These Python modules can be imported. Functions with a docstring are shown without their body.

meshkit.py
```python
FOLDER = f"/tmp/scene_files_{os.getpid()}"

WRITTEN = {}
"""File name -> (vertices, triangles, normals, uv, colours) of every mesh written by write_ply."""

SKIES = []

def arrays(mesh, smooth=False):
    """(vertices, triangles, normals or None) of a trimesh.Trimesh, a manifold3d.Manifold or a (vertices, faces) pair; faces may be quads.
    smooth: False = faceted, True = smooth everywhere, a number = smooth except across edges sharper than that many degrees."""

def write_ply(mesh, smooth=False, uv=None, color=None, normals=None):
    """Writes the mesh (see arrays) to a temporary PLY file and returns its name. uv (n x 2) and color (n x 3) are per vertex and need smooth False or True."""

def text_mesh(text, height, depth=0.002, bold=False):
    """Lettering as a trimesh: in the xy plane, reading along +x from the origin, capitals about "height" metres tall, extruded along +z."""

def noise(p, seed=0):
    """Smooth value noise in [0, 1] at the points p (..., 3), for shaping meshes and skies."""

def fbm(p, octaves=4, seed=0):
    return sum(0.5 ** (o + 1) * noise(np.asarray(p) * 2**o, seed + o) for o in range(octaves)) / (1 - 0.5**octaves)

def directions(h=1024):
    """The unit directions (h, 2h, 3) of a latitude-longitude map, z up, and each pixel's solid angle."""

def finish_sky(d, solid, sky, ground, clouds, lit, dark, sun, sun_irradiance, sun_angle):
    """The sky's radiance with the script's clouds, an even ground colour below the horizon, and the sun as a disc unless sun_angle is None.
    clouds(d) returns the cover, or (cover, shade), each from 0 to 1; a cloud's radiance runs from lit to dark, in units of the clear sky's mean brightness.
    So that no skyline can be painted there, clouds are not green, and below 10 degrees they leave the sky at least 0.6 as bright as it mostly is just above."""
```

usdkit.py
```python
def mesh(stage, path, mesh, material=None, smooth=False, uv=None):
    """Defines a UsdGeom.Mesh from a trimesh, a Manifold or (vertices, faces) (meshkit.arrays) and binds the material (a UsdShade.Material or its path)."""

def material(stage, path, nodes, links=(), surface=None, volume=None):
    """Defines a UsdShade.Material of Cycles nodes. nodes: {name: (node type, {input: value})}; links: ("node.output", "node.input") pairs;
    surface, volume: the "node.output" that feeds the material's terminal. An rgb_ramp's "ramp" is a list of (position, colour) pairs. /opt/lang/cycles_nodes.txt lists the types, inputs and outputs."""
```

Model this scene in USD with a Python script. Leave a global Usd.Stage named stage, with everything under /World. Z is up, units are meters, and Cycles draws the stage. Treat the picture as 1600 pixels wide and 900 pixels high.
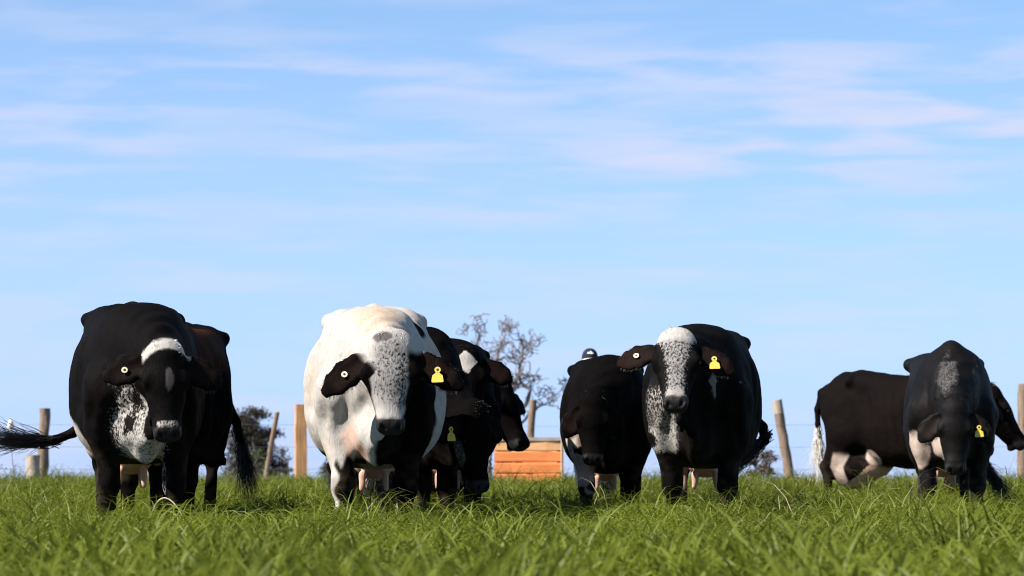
import math, random
import numpy as np, trimesh, usdkit, meshkit
from scipy.interpolate import PchipInterpolator
from pxr import Usd, UsdGeom, UsdLux, UsdShade, Gf, Sdf, Vt

stage = Usd.Stage.CreateInMemory()
UsdGeom.SetStageUpAxis(stage, 'Z'); UsdGeom.SetStageMetersPerUnit(stage, 1.0)
UsdGeom.Xform.Define(stage, '/World'); UsdGeom.Scope.Define(stage, '/World/Looks')

# ------------------------------------------------------------------ camera
FOCAL = 100.0; FPX = 1600 * FOCAL / 36.0
CAM_H = 0.46; HORIZON_PX = 742
PITCH = math.atan((HORIZON_PX - 450) / FPX)
cam = UsdGeom.Camera.Define(stage, '/World/camera')
cam.CreateHorizontalApertureAttr(36.0); cam.CreateVerticalApertureAttr(36.0 * 9 / 16)
cam.CreateFocalLengthAttr(FOCAL); cam.CreateClippingRangeAttr((0.1, 20000.0))
cam.CreateFStopAttr(4.8); cam.CreateFocusDistanceAttr(16.6)
cam.CreateExposureAttr(1.15)
cx = UsdGeom.Xformable(cam)
cx.AddTranslateOp().Set((0, 0, CAM_H)); cx.AddRotateXOp().Set(90 + math.degrees(PITCH))

# ------------------------------------------------------------------ sky and sun
SUN = np.array([-0.80, -0.42, 0.80]); SUN = SUN / np.linalg.norm(SUN)
SUN_EL = math.asin(SUN[2]); SUN_ROT = math.atan2(SUN[0], SUN[1])
usdkit.material(stage, '/World/Looks/sky', {
    'sky': ('sky_texture', {'sky_type': 'single_scattering', 'sun_disc': False, 'sun_elevation': SUN_EL, 'sun_rotation': SUN_ROT,
                            'air_density': 0.5, 'aerosol_density': 0.0, 'ozone_density': 1.0, 'altitude': 3000.0}),
    'tint': ('mix_color', {'blend_type': 'multiply', 'fac': 1.0, 'b': (1.12, 1.56, 1.46)}),
    'tc': ('texture_coordinate', {}), 'xyz': ('separate_xyz', {}),
    # thin veil of high cloud, denser towards the horizon
    'veil': ('map_range', {'from_min': 0.0, 'from_max': 0.26, 'to_min': 0.95, 'to_max': 0.0, 'clamp': True}),
    'veilmix': ('mix_color', {'b': (2.82, 3.42, 5.45)}),
    # streaks of cirrus
    'map': ('mapping', {'scale': (15.0, 15.0, 112.0), 'location': (4.1, 0.4, 2.3)}),
    'n': ('noise_texture', {'scale': 1.0, 'detail': 6.0, 'roughness': 0.5, 'distortion': 0.25}),
    'r': ('map_range', {'range_type': 'smoothstep', 'from_min': 0.40, 'from_max': 0.66, 'to_min': 0.0, 'to_max': 1.0}),
    'patch': ('mapping', {'scale': (5.0, 5.0, 24.0), 'location': (0.9, 7.0, 0.4)}),
    'vn': ('noise_texture', {'scale': 1.0, 'detail': 3.0, 'roughness': 0.5}),
    'vr': ('map_range', {'from_min': 0.34, 'from_max': 0.58, 'to_min': 0.35, 'to_max': 1.0, 'clamp': True}),
    # the cirrus lies mostly in one layer that shows as a long band low over the horizon
    'up': ('map_range', {'range_type': 'smoothstep', 'from_min': 0.085, 'from_max': 0.122, 'to_min': 0.45, 'to_max': 1.0}),
    'dn': ('map_range', {'range_type': 'smoothstep', 'from_min': 0.132, 'from_max': 0.158, 'to_min': 1.0, 'to_max': 0.30}),
    'band': ('math', {'math_type': 'multiply'}), 'vb': ('math', {'math_type': 'multiply'}),
    'cov': ('math', {'math_type': 'multiply'}),
    'mix': ('mix_color', {'b': (3.9, 4.2, 5.4)}),
    'bg': ('background_shader', {'strength': 0.0795}),
}, [('tc.generated', 'xyz.vector'), ('xyz.z', 'veil.value'), ('veil.result', 'veilmix.fac'), ('tc.generated', 'map.vector'), ('map.vector', 'n.vector'), ('n.fac', 'r.value'),
    ('tc.generated', 'patch.vector'), ('patch.vector', 'vn.vector'), ('vn.fac', 'vr.value'), ('r.result', 'cov.value1'), ('xyz.z', 'up.value'), ('xyz.z', 'dn.value'), ('up.result', 'band.value1'), ('dn.result', 'band.value2'), ('vr.result', 'vb.value1'), ('band.value', 'vb.value2'), ('vb.value', 'cov.value2'), ('cov.value', 'mix.fac'),
    ('sky.color', 'tint.a'), ('tint.result', 'veilmix.a'), ('veilmix.result', 'mix.a'), ('mix.result', 'bg.color')], surface='bg.background')
dome = UsdLux.DomeLight.Define(stage, '/World/sky')
UsdShade.MaterialBindingAPI.Apply(dome.GetPrim()).Bind(UsdShade.Material.Get(stage, '/World/Looks/sky'))
sun = UsdLux.DistantLight.Define(stage, '/World/sun')
sun.CreateAngleAttr(0.5); sun.CreateIntensityAttr(1.25); sun.CreateNormalizeAttr(True); sun.CreateColorAttr((1.0, 0.94, 0.86))
q = Gf.Rotation(Gf.Vec3d(0, 0, 1), Gf.Vec3d(*map(float, SUN)))
UsdGeom.Xformable(sun).AddOrientOp(UsdGeom.XformOp.PrecisionDouble).Set(Gf.Quatd(q.GetQuat()))

# ------------------------------------------------------------------ helpers
def noise(p, s=0): return meshkit.noise(p, s)
def fbm(p, o=4, s=0): return meshkit.fbm(p, o, s)
def sstep(a, b, x):
    t = np.clip((x - a) / (b - a), 0, 1); return t * t * (3 - 2 * t)
def unit(v):
    v = np.asarray(v, float); return v / np.linalg.norm(v)
def at(px, py, d):
    "the point at depth d that the photograph shows at pixel px, py"
    u, v = (px - 800) / FPX, (450 - py) / FPX
    y, z = math.cos(PITCH) - v * math.sin(PITCH), math.sin(PITCH) + v * math.cos(PITCH)
    s = d / y
    return np.array([u * s, d, CAM_H + z * s])
def xat(px, d): return at(px, 700, d)[0]

def ground_z(x, y):
    x, y = np.asarray(x, float), np.asarray(y, float)
    z = 0.10 * sstep(17.5, 42, y)
    z = z + 0.075 * np.exp(-((x + 3.2) / 1.6) ** 2 - ((y - 21) / 6.5) ** 2)
    z = z + 0.03 * np.exp(-((x - 1.6) / 1.5) ** 2 - ((y - 16.5) / 3.0) ** 2)
    z = z + 0.03 * (noise(np.stack([x * 0.45, y * 0.3, 0 * x], -1), 3) - 0.5)
    return z - 0.008 * np.maximum(y - 52, 0)

counts = {}
def numbered(parent, name):
    k = (parent, name); n = counts.get(k, 0); counts[k] = n + 1
    return f'{parent}/{name}' + (f'_{n:03d}' if n else '')
def tag(prim, label=None, category=None, group=None, kind=None):
    p = prim.GetPrim() if hasattr(prim, 'GetPrim') else prim
    for k, v in (('label', label), ('category', category), ('group', group), ('kind', kind)):
        if v: p.SetCustomDataByKey(k, v)
    return p
def thing(name, label, category, loc=(0, 0, 0), rotz=0.0, group=None):
    path = numbered('/World', name)
    x = UsdGeom.Xform.Define(stage, path)
    x.AddTranslateOp().Set(tuple(map(float, loc)))
    if rotz: x.AddRotateZOp().Set(float(rotz))
    tag(x, label, category, group)
    return path
def obj(name, mesh, mat, parent='/World', smooth=False, fur=None, gloss=None, speck=None, normals=None, label=None):
    path = numbered(parent, name)
    m = usdkit.mesh(stage, path, mesh, f'/World/Looks/{mat}', smooth)
    pv = UsdGeom.PrimvarsAPI(m)
    if fur is not None: pv.CreatePrimvar('fur', Sdf.ValueTypeNames.Color3fArray, 'vertex').Set(Vt.Vec3fArray.FromNumpy(fur.astype(np.float32)))
    if gloss is not None: pv.CreatePrimvar('gloss', Sdf.ValueTypeNames.FloatArray, 'vertex').Set(Vt.FloatArray.FromNumpy(gloss.astype(np.float32)))
    if speck is not None: pv.CreatePrimvar('speck', Sdf.ValueTypeNames.FloatArray, 'vertex').Set(Vt.FloatArray.FromNumpy(speck.astype(np.float32)))
    if normals is not None:
        m.CreateNormalsAttr(Vt.Vec3fArray.FromNumpy(normals.astype(np.float32))); m.SetNormalsInterpolation('vertex')
    if label: tag(m, label)
    return path
def curves(name, strands, widths, mat, parent='/World'):
    "hair and wires: lists of (n, 3) point arrays and of widths, one per point"
    path = numbered(parent, name)
    c = UsdGeom.BasisCurves.Define(stage, path)
    c.CreateTypeAttr('linear')
    c.CreateCurveVertexCountsAttr([len(s) for s in strands])
    c.CreatePointsAttr(Vt.Vec3fArray.FromNumpy(np.vstack(strands).astype(np.float32)))
    c.CreateWidthsAttr(Vt.FloatArray.FromNumpy(np.concatenate(widths).astype(np.float32))); c.SetWidthsInterpolation('vertex')
    UsdShade.MaterialBindingAPI.Apply(c.GetPrim()).Bind(UsdShade.Material.Get(stage, f'/World/Looks/{mat}'))
    return path
def tube(points, radii, sides=8, cap=True):
    p, r = np.asarray(points, float), np.broadcast_to(np.asarray(radii, float), (len(points),))
    t = np.gradient(p, axis=0); t /= np.maximum(np.linalg.norm(t, axis=1, keepdims=True), 1e-9)
    ref = np.array([0.31, 0.17, 0.93]) if abs(t[0] @ np.array([0.31, 0.17, 0.93])) < 0.9 else np.array([1.0, 0.1, 0])
    u = np.cross(t, ref); u /= np.linalg.norm(u, axis=1, keepdims=True); w = np.cross(t, u)
    a = np.arange(sides) * 2 * np.pi / sides
    v = (p[:, None] + r[:, None, None] * (np.cos(a)[None, :, None] * u[:, None] + np.sin(a)[None, :, None] * w[:, None])).reshape(-1, 3)
    n, f = len(p), []
    i, j = np.meshgrid(np.arange(n - 1), np.arange(sides), indexing='ij')
    q0, q1 = i * sides + j, i * sides + (j + 1) % sides
    f = np.vstack([np.stack([q0, q1, q1 + sides], -1).reshape(-1, 3), np.stack([q0, q1 + sides, q0 + sides], -1).reshape(-1, 3)])
    if cap:
        v = np.vstack([v, p[0], p[-1]]); k = np.arange(sides)
        f = np.vstack([f, np.stack([np.full(sides, len(v) - 2), (k + 1) % sides, k], -1),
                       np.stack([np.full(sides, len(v) - 1), (n - 1) * sides + k, (n - 1) * sides + (k + 1) % sides], -1)])
    return v, f
def join(parts):
    v, f, n = [], [], 0
    for a, b in parts:
        v.append(np.asarray(a)); f.append(np.asarray(b) + n); n += len(a)
    return np.vstack(v), np.vstack(f)

# ------------------------------------------------------------------ one continuous skin over blended limbs (surface nets)
class Skin:
    def __init__(self, lo, hi, step):
        self.lo, self.step = np.asarray(lo, float), step
        n = np.ceil((np.asarray(hi) - self.lo) / step).astype(int) + 1
        self.ax = [self.lo[k] + step * np.arange(n[k]) for k in range(3)]
        self.D = np.full(n, 0.5, np.float32)
    def box(self, lo, hi):
        s = []
        for k in range(3):
            a = int(np.clip(np.floor((lo[k] - self.lo[k]) / self.step), 0, len(self.ax[k]))); b = int(np.clip(np.ceil((hi[k] - self.lo[k]) / self.step) + 1, 0, len(self.ax[k])))
            s.append(slice(a, max(a, b)))
        return tuple(s)
    def grid(self, s):
        return [self.ax[0][s[0]][:, None, None].astype(np.float32), self.ax[1][s[1]][None, :, None].astype(np.float32), self.ax[2][s[2]][None, None, :].astype(np.float32)]
    def blend(self, s, f, k, cut=False):
        d = self.D[s]
        if cut:
            a, b = -d, f
            h = np.maximum(k - np.abs(a - b), 0) / k
            self.D[s] = -(np.minimum(a, b) - h * h * k * 0.25)
        else:
            h = np.maximum(k - np.abs(d - f), 0) / k
            self.D[s] = np.minimum(d, f) - h * h * k * 0.25
    def limb(self, a, b, ra, rb=None, u=(0, 1, 0), k=0.04, cut=False):
        "a tapering limb from a to b; each radius is one number or (across along u, the other way)"
        a, b = np.asarray(a, float), np.asarray(b, float)
        rb = ra if rb is None else rb
        ra, rb = np.broadcast_to(ra, (2,)).astype(float), np.broadcast_to(rb, (2,)).astype(float)
        m = max(ra.max(), rb.max()) + k + 2 * self.step
        s = self.box(np.minimum(a, b) - m, np.maximum(a, b) + m)
        X, Y, Z = self.grid(s)
        if 0 in (X.size, Y.size, Z.size): return
        ab = b - a; L = np.linalg.norm(ab)
        w = ab / L if L > 1e-6 else np.array([0, 0, 1.0]) if abs(np.asarray(u)[2]) < 0.9 else np.array([1.0, 0, 0])
        u = unit(np.asarray(u, float) - (np.asarray(u) @ w) * w); v = np.cross(w, u)
        px, py, pz = X - a[0], Y - a[1], Z - a[2]
        dw = px * w[0] + py * w[1] + pz * w[2]
        du = px * u[0] + py * u[1] + pz * u[2]
        dv = px * v[0] + py * v[1] + pz * v[2]
        t = np.clip(dw / max(L, 1e-6), 0, 1)
        dw = dw - t * L
        ru, rv = ra[0] + (rb[0] - ra[0]) * t, ra[1] + (rb[1] - ra[1]) * t
        r = np.sqrt(ru * rv)
        q = np.sqrt((du / ru) ** 2 + (dv / rv) ** 2 + (dw / r) ** 2) + 1e-6
        g = np.sqrt((du / ru ** 2) ** 2 + (dv / rv ** 2) ** 2 + (dw / r ** 2) ** 2) + 1e-4
        self.blend(s, np.clip(q * (q - 1) / g, -0.4, 0.5), k, cut)
    def chain(self, pts, rs, u=(0, 1, 0), k=0.04):
        for i in range(len(pts) - 1): self.limb(pts[i], pts[i + 1], rs[i], rs[i + 1], u, k)
    def trunk(self, st, k=0.05, power=2.3, roof=0.22):
        "a trunk along x through the stations (x, middle z, half width, half height)"
        st = np.asarray(st, float); x0, x1 = st[0, 0], st[-1, 0]
        f = [PchipInterpolator(st[:, 0], st[:, i]) for i in (1, 2, 3)]
        s = self.box((x0 - 0.06, -0.6, 0.2), (x1 + 0.06, 0.6, 1.8))
        X, Y, Z = self.grid(s)
        xc = np.clip(X, x0, x1); zc, w, h = (g(xc).astype(np.float32) for g in f)
        zz = (Z - zc) / h
        w = w * (1 - roof * sstep(0.1, 1.1, zz))
        q = (np.abs(Y / w) ** power + np.abs(zz) ** power) ** (1 / power)
        e = np.maximum(np.abs(X - xc), 0)
        self.blend(s, np.clip((q - 1) * np.minimum(w, h) * 0.9 + e, -0.4, 0.5), k)
    def surface(self):
        D, h = self.D, self.step
        ins = D < 0
        nx, ny, nz = D.shape
        c = np.zeros((nx - 1, ny - 1, nz - 1), np.int8)
        for i, j, l in np.ndindex(2, 2, 2): c += ins[i:nx - 1 + i, j:ny - 1 + j, l:nz - 1 + l]
        cells = np.argwhere((c > 0) & (c < 8))
        ids = np.full(c.shape, -1, np.int64); ids[tuple(cells.T)] = np.arange(len(cells))
        acc, cnt = np.zeros((len(cells), 3)), np.zeros(len(cells))
        for e0 in np.ndindex(2, 2, 2):
            for k in range(3):
                if e0[k]: continue
                e1 = list(e0); e1[k] = 1
                a, b = D[tuple((cells + e0).T)], D[tuple((cells + e1).T)]
                m = (a < 0) != (b < 0)
                t = a[m] / (a[m] - b[m])
                p = np.tile(np.array(e0, float), (m.sum(), 1)); p[:, k] = t
                acc[m] += p; cnt[m] += 1
        V = self.lo + h * (cells + acc / cnt[:, None])
        F = []
        for k in range(3):
            i, j = [(1, 2), (2, 0), (0, 1)][k]
            sl0 = [slice(None)] * 3; sl1 = [slice(None)] * 3
            sl0[k] = slice(0, D.shape[k] - 1); sl1[k] = slice(1, D.shape[k])
            e = np.argwhere(ins[tuple(sl0)] != ins[tuple(sl1)])
            e = e[(e[:, i] > 0) & (e[:, j] > 0) & (e[:, i] < D.shape[i] - 1) & (e[:, j] < D.shape[j] - 1)]
            flip = ins[tuple(sl0)][tuple(e.T)]
            def cell(di, dj):
                g = e.copy(); g[:, i] -= di; g[:, j] -= dj; return ids[tuple(g.T)]
            A, B, C, E = cell(1, 1), cell(0, 1), cell(0, 0), cell(1, 0)
            qd = np.stack([A, B, C, E], 1); qd[~flip] = qd[~flip][:, ::-1]
            F += [qd[:, [0, 1, 2]], qd[:, [0, 2, 3]]]
        F = np.vstack(F)
        # the body is one piece: drop crumbs
        import scipy.sparse as sp
        g = sp.coo_matrix((np.ones(len(F) * 2), (np.r_[F[:, 0], F[:, 1]], np.r_[F[:, 1], F[:, 2]])), (len(V), len(V)))
        n, lab = sp.csgraph.connected_components(g, False)
        if n > 1:
            big = np.bincount(lab).argmax(); keep = lab == big
            new = np.cumsum(keep) - 1; F = new[F[keep[F[:, 0]]]]; V = V[keep]
        return V, F
def vnormals(V, F):
    n = np.zeros_like(V); c = np.cross(V[F[:, 1]] - V[F[:, 0]], V[F[:, 2]] - V[F[:, 0]])
    for k in range(3): np.add.at(n, F[:, k], c)
    return n / np.maximum(np.linalg.norm(n, axis=1, keepdims=True), 1e-12)
def relax(V, F, rounds=2):
    import scipy.sparse as sp
    i = np.r_[F[:, 0], F[:, 1], F[:, 2]]; j = np.r_[F[:, 1], F[:, 2], F[:, 0]]
    g = sp.coo_matrix((np.ones(len(i)), (i, j)), (len(V), len(V))).tocsr(); g = ((g + g.T) > 0).astype(float)
    w = sp.diags(1 / np.maximum(np.asarray(g.sum(1)).ravel(), 1)) @ g
    for _ in range(rounds):
        V = V + 0.5 * (w @ V - V); V = V - 0.53 * (w @ V - V)
    return V
# ------------------------------------------------------------------ materials
def simple(name, color, rough=0.6, spec=0.4, **more):
    usdkit.material(stage, f'/World/Looks/{name}', {'p': ('principled_bsdf', {'base_color': color, 'roughness': rough, 'specular_ior_level': spec, **more})}, surface='p.BSDF')
def mottled(name, c1, c2, scale=8.0, rough=0.8, stretch=(1, 1, 1), bump=0.3, dist=0.01, detail=6.0, spec=0.3):
    usdkit.material(stage, f'/World/Looks/{name}', {
        'tc': ('texture_coordinate', {}), 'm': ('mapping', {'scale': stretch}), 'n': ('noise_texture', {'scale': scale, 'detail': detail, 'roughness': 0.6}),
        'r': ('rgb_ramp', {'ramp': [(0.3, c1), (0.7, c2)]}), 'b': ('bump', {'strength': bump, 'distance': dist}),
        'p': ('principled_bsdf', {'roughness': rough, 'specular_ior_level': spec})},
        [('tc.object', 'm.vector'), ('m.vector', 'n.vector'), ('n.fac', 'r.fac'), ('r.color', 'p.base_color'), ('n.fac', 'b.height'), ('b.normal', 'p.normal')], surface='p.BSDF')
usdkit.material(stage, '/World/Looks/fur', {
    'fur': ('attribute', {'attribute': 'fur'}), 'gl': ('attribute', {'attribute': 'gloss'}),
    'tc': ('texture_coordinate', {}), 'm': ('mapping', {'scale': (90.0, 90.0, 28.0)}), 'n': ('noise_texture', {'scale': 1.0, 'detail': 4.0, 'roughness': 0.65, 'distortion': 0.6}),
    'v': ('map_range', {'from_min': 0.25, 'from_max': 0.75, 'to_min': 0.80, 'to_max': 1.15}),
    'mul': ('vector_math', {'math_type': 'scale'}),
    'sp': ('attribute', {'attribute': 'speck'}), 'sm': ('mapping', {'scale': (78.0, 78.0, 54.0)}), 'sn': ('noise_texture', {'scale': 1.0, 'detail': 5.0, 'roughness': 0.62, 'distortion': 0.4}),
    'sd': ('math', {'math_type': 'subtract'}), 'st': ('map_range', {'from_min': -0.085, 'from_max': 0.085, 'to_min': 0.0, 'to_max': 1.0, 'clamp': True}),
    'sx': ('mix_color', {'b': (.0065, .0055, .0055)}),
    'ro': ('map_range', {'from_min': 0.0, 'from_max': 1.0, 'to_min': 0.72, 'to_max': 0.28}),
    'b': ('bump', {'strength': 0.6, 'distance': 0.008}), 'sl': ('map_range', {'from_min': 0.0, 'from_max': 1.0, 'to_min': 0.012, 'to_max': 0.45}),
    'p': ('principled_bsdf', { 'sheen_weight': 0.0})},
    [('tc.object', 'm.vector'), ('m.vector', 'n.vector'), ('n.fac', 'v.value'), ('fur.color', 'sx.a'), ('tc.object', 'sm.vector'), ('sm.vector', 'sn.vector'), ('sp.fac', 'sd.value1'), ('sn.fac', 'sd.value2'), ('sd.value', 'st.value'), ('st.result', 'sx.fac'), ('sx.result', 'mul.vector1'), ('v.result', 'mul.scale'), ('mul.vector', 'p.base_color'),
     ('gl.fac', 'ro.value'), ('gl.fac', 'sl.value'), ('sl.result', 'p.specular_ior_level'), ('ro.result', 'p.roughness'), ('n.fac', 'b.height'), ('b.normal', 'p.normal')], surface='p.BSDF')
simple('eye', (.006, .004, .004), .08, .6)
mottled('hoof', (.02, .017, .015), (.05, .04, .032), 30, .55, (1, 1, 4))
simple('hair', (.008, .007, .008), .45, .3)
simple('hair_white', (.62, .58, .52), .6, .3)
mottled('tag_yellow', (.46, .36, .05), (.66, .52, .09), 22, .5, bump=.1, dist=.002)
simple('tag_cream', (.78, .70, .45), .5, .4)
simple('pin', (.03, .028, .03), .5, .4)
# ------------------------------------------------------------------ cows
BLACK, WHITE, PINK, BROWN = np.array([.0030, .0025, .0025]), np.array([.36, .335, .31]), np.array([.50, .31, .23]), np.array([.030, .011, .0055])
NOSE = np.array([.010, .009, .0095])

class Cow:
    """A dairy cow facing +x. head: poll point, direction of the face from poll to muzzle and the way the forehead looks.
    Legs: how far each of fore left, fore right, hind left, hind right steps ahead."""
    def __init__(self, step=0.0125, poll=(1.15, 0, 1.25), down=(0.2, 0, -1), front=(1, 0, 0.2), ears=((0.8, 0.55, 0.05), (0.8, 0.55, 0.05)), ear_len=0.25, hump=0.03, steps=(0.05, -0.08, 0.0, 0.05),
                 belly=1.0, tail=None, size=1.0, hsize=1.0, hw=1.12, fw=1.12, dewlap=1.0, bony=1.0, udder=1.0, rump=.04, withers=0.0):
        tl = np.asarray([(-.95, 0, .6)] if tail is None else tail)
        pz = np.asarray(poll, float); e = ear_len + .22
        lo = np.minimum([-1.0, -.50, 0], np.minimum(tl.min(0) - .05, pz - [.3, e, .65])); hi = np.maximum([.9, .50, 1.46 + hump + rump], np.maximum(tl.max(0) + .05, pz + [.35, e, .12]))
        S = Skin((lo[0], lo[1], -.02), hi, step)
        self.S = S; self.size = size
        b = belly
        S.trunk([(-.86, 1.13, .09, .11), (-.80, 1.12, .17, .19), (-.68, 1.10 + rump * .6, .245, .275 + rump * .3), (-.52, 1.075 + rump * .5, .285, .325 + rump * .45), (-.36, 1.04 + rump * .4, .325 * b, .365 + rump * .4), (-.15, .960 + rump * .2, .370 * b, .430 + rump * .2),
                 (.10, .935, .385 * b, .45), (.30, .95, .365 * b, .44), (.48, .99, .32, .415), (.64, 1.03, .25, .355), (.78, 1.05, .18, .26), (.88, 1.05, .10, .14)], roof=.06, power=2.7)
        rp, wt = rump, withers
        # hips, pins, spine, shoulder blades
        for s in (-1, 1):
            S.limb((-.38, .10 * s, 1.34 + rp), (-.43, .275 * s, 1.305 + rp), .050, .048 * bony, k=.055)
            S.limb((-.30, .20 * s, 1.29 + rp), (.25, .17 * s, 1.25), .07, k=.10)
            S.limb((-.82, .10 * s, 1.23), (-.80, .11 * s, 1.21), .05, k=.06)
            S.limb((.50, .14 * s, 1.29), (.60, .235 * s, .95), (.11, .06), (.13, .085), u=(1, 0, 0), k=.09)
            S.limb((.66, .215 * s, .93), (.62, .205 * s, .86), .10, k=.09)
        S.chain([(.54, 0, 1.33 + wt), (.2, 0, 1.31 + wt * .5), (-.2, 0, 1.33 + rp * .6), (-.45, 0, 1.355 + rp), (-.62, 0, 1.335 + rp), (-.82, 0, 1.25 + rp * .6)], [.055, .042, .038, .042, .042, .045], k=.06)
        S.limb((.36, 0, 1.30 + wt + hump * .3), (.54, 0, 1.285 + wt + hump), (.075, .07), (.085, .06 + hump * .6), k=.10)
        for s in (-1, 1):
            S.limb((-.26, .40 * s * b, 1.16 + rp), (-.20, .43 * s * b, 1.02), .04, .03, k=.14, cut=True)
            S.limb((.36, .385 * s, 1.18), (.33, .40 * s, .85), .030, .02, k=.10, cut=True)
            S.limb((.53, .10 * s, 1.345 + wt), (.58, .215 * s, 1.10), (.03, .03), (.035, .03), k=.06)
            S.limb((.70, .215 * s, .97), (.71, .205 * s, .91), .062, .058, k=.06)
        # brisket and dewlap
        S.limb((.52, 0, .66), (.79, 0, .68), (.19, .15), (.11, .12), k=.11)
        S.limb((.74, .03, .66), (.80, .02, .58), (.05, .07), (.035, .04), k=.06)
        # legs
        self.hoof = []
        for i, s in ((0, 1), (1, -1)):
            d = steps[i]
            kn, ft = (.52 + d, .185 * s, .42), (.50 + d * 1.9 - .02, .18 * s, .13)
            S.chain([(.56, .225 * s, .90), (.50 + d * .2, .215 * s, .70), (.515 + d * .85, .19 * s, .47)], [(.16, .115), (.118, .096), (.070, .067)], u=(1, 0, 0), k=.07)
            S.limb(kn, (kn[0] - .002, kn[1], kn[2] - .05), (.070, .071), k=.03)
            S.limb((kn[0] + .035, kn[1], kn[2] + .005), (kn[0] + .035, kn[1], kn[2] - .03), .038, k=.03)
            S.limb((kn[0], kn[1], kn[2] - .05), (ft[0], ft[1], ft[2] + .03), (.049, .053), (.042, .047), u=(0, 1, 0), k=.03)
            S.limb(ft, (ft[0] + .035, ft[1], .06), (.050, .047), (.052, .05), k=.03)
            self.hoof.append((ft[0] + .05, ft[1]))
        for i, s in ((2, 1), (3, -1)):
            d = steps[i]
            hk, ft = (-.70 + d * .7, .17 * s, .50), (-.60 + d * 1.5, .17 * s, .13)
            S.chain([(-.58, .16 * s, 1.05), (-.50 + d * .25, .20 * s, .82), (-.58 + d * .45, .185 * s, .63), hk], [(.22, .13), (.195, .112), (.115, .08), (.066, .052)], u=(1, 0, 0), k=.08)
            S.limb((hk[0] - .015, hk[1], hk[2] + .015), hk, (.05, .052), k=.03)
            S.limb(hk, (ft[0], ft[1], ft[2] + .03), (.045, .052), (.037, .042), k=.03)
            S.limb(ft, (ft[0] + .04, ft[1], .06), (.048, .046), (.052, .05), k=.03)
            self.hoof.append((ft[0] + .055, ft[1]))
        # udder and teats
        if udder:
            S.limb((-.52, 0, .62 - .07 * udder), (-.30, 0, .66 - .06 * udder), (.14 * udder, .125 * udder), (.11 * udder, .09 * udder), k=.06)
            for s in (-1, 1):
                for x in (-.55, -.40): S.limb((x, .07 * s, .58 - .13 * udder), (x + .01, .075 * s, .49 - .13 * udder), .022, .015, k=.02)
        # tail
        t = [(-.80, 0, 1.30), (-.90, 0, 1.25), (-.94, 0, 1.10), (-.935, .01, .85), (-.92, .02, .62)] if tail is None else tail
        self.tail = np.asarray(t, float)
        r = np.linspace(.042, .024, len(t))
        S.chain(self.tail, r, k=.025)
        # head frame
        P = np.asarray(poll, float); a = unit(down); n = unit(np.asarray(front) - (np.asarray(front) @ a) * a); l = np.cross(n, a)
        if abs(l[1]) > 1e-3 and l[1] < 0: l = l
        self.P, self.a, self.n, self.l, self.hs = P, a, n, l, hsize
        H = lambda x, y, z: P + hsize * (x * a + y * hw * l + z * n)
        self.H = H; hs = hsize; self.hw = hw; fo = fw / hw; self.fo = fo
        # neck
        W = np.array([.62, 0, 1.10]); top, low = H(.10, 0, -.13), H(.21, 0, -.19)
        nd = unit((top + low) / 2 - W)
        u = unit(np.cross(nd, (0, 0, 1.0))) if abs(nd[2]) < .95 else np.array([0, 1.0, 0])
        mid = (W + top) / 2 + np.array([.0, 0, .02])
        S.limb((.48, 0, 1.15), mid, (.19, .24), (.135, .19), u=u, k=.11)
        S.limb(mid, top, (.135, .19), (.105, .125), u=u, k=.08)
        S.limb(np.array([.66, 0, .95]), low, (.12, .14), (.075, .08), u=u, k=.10)
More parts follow.
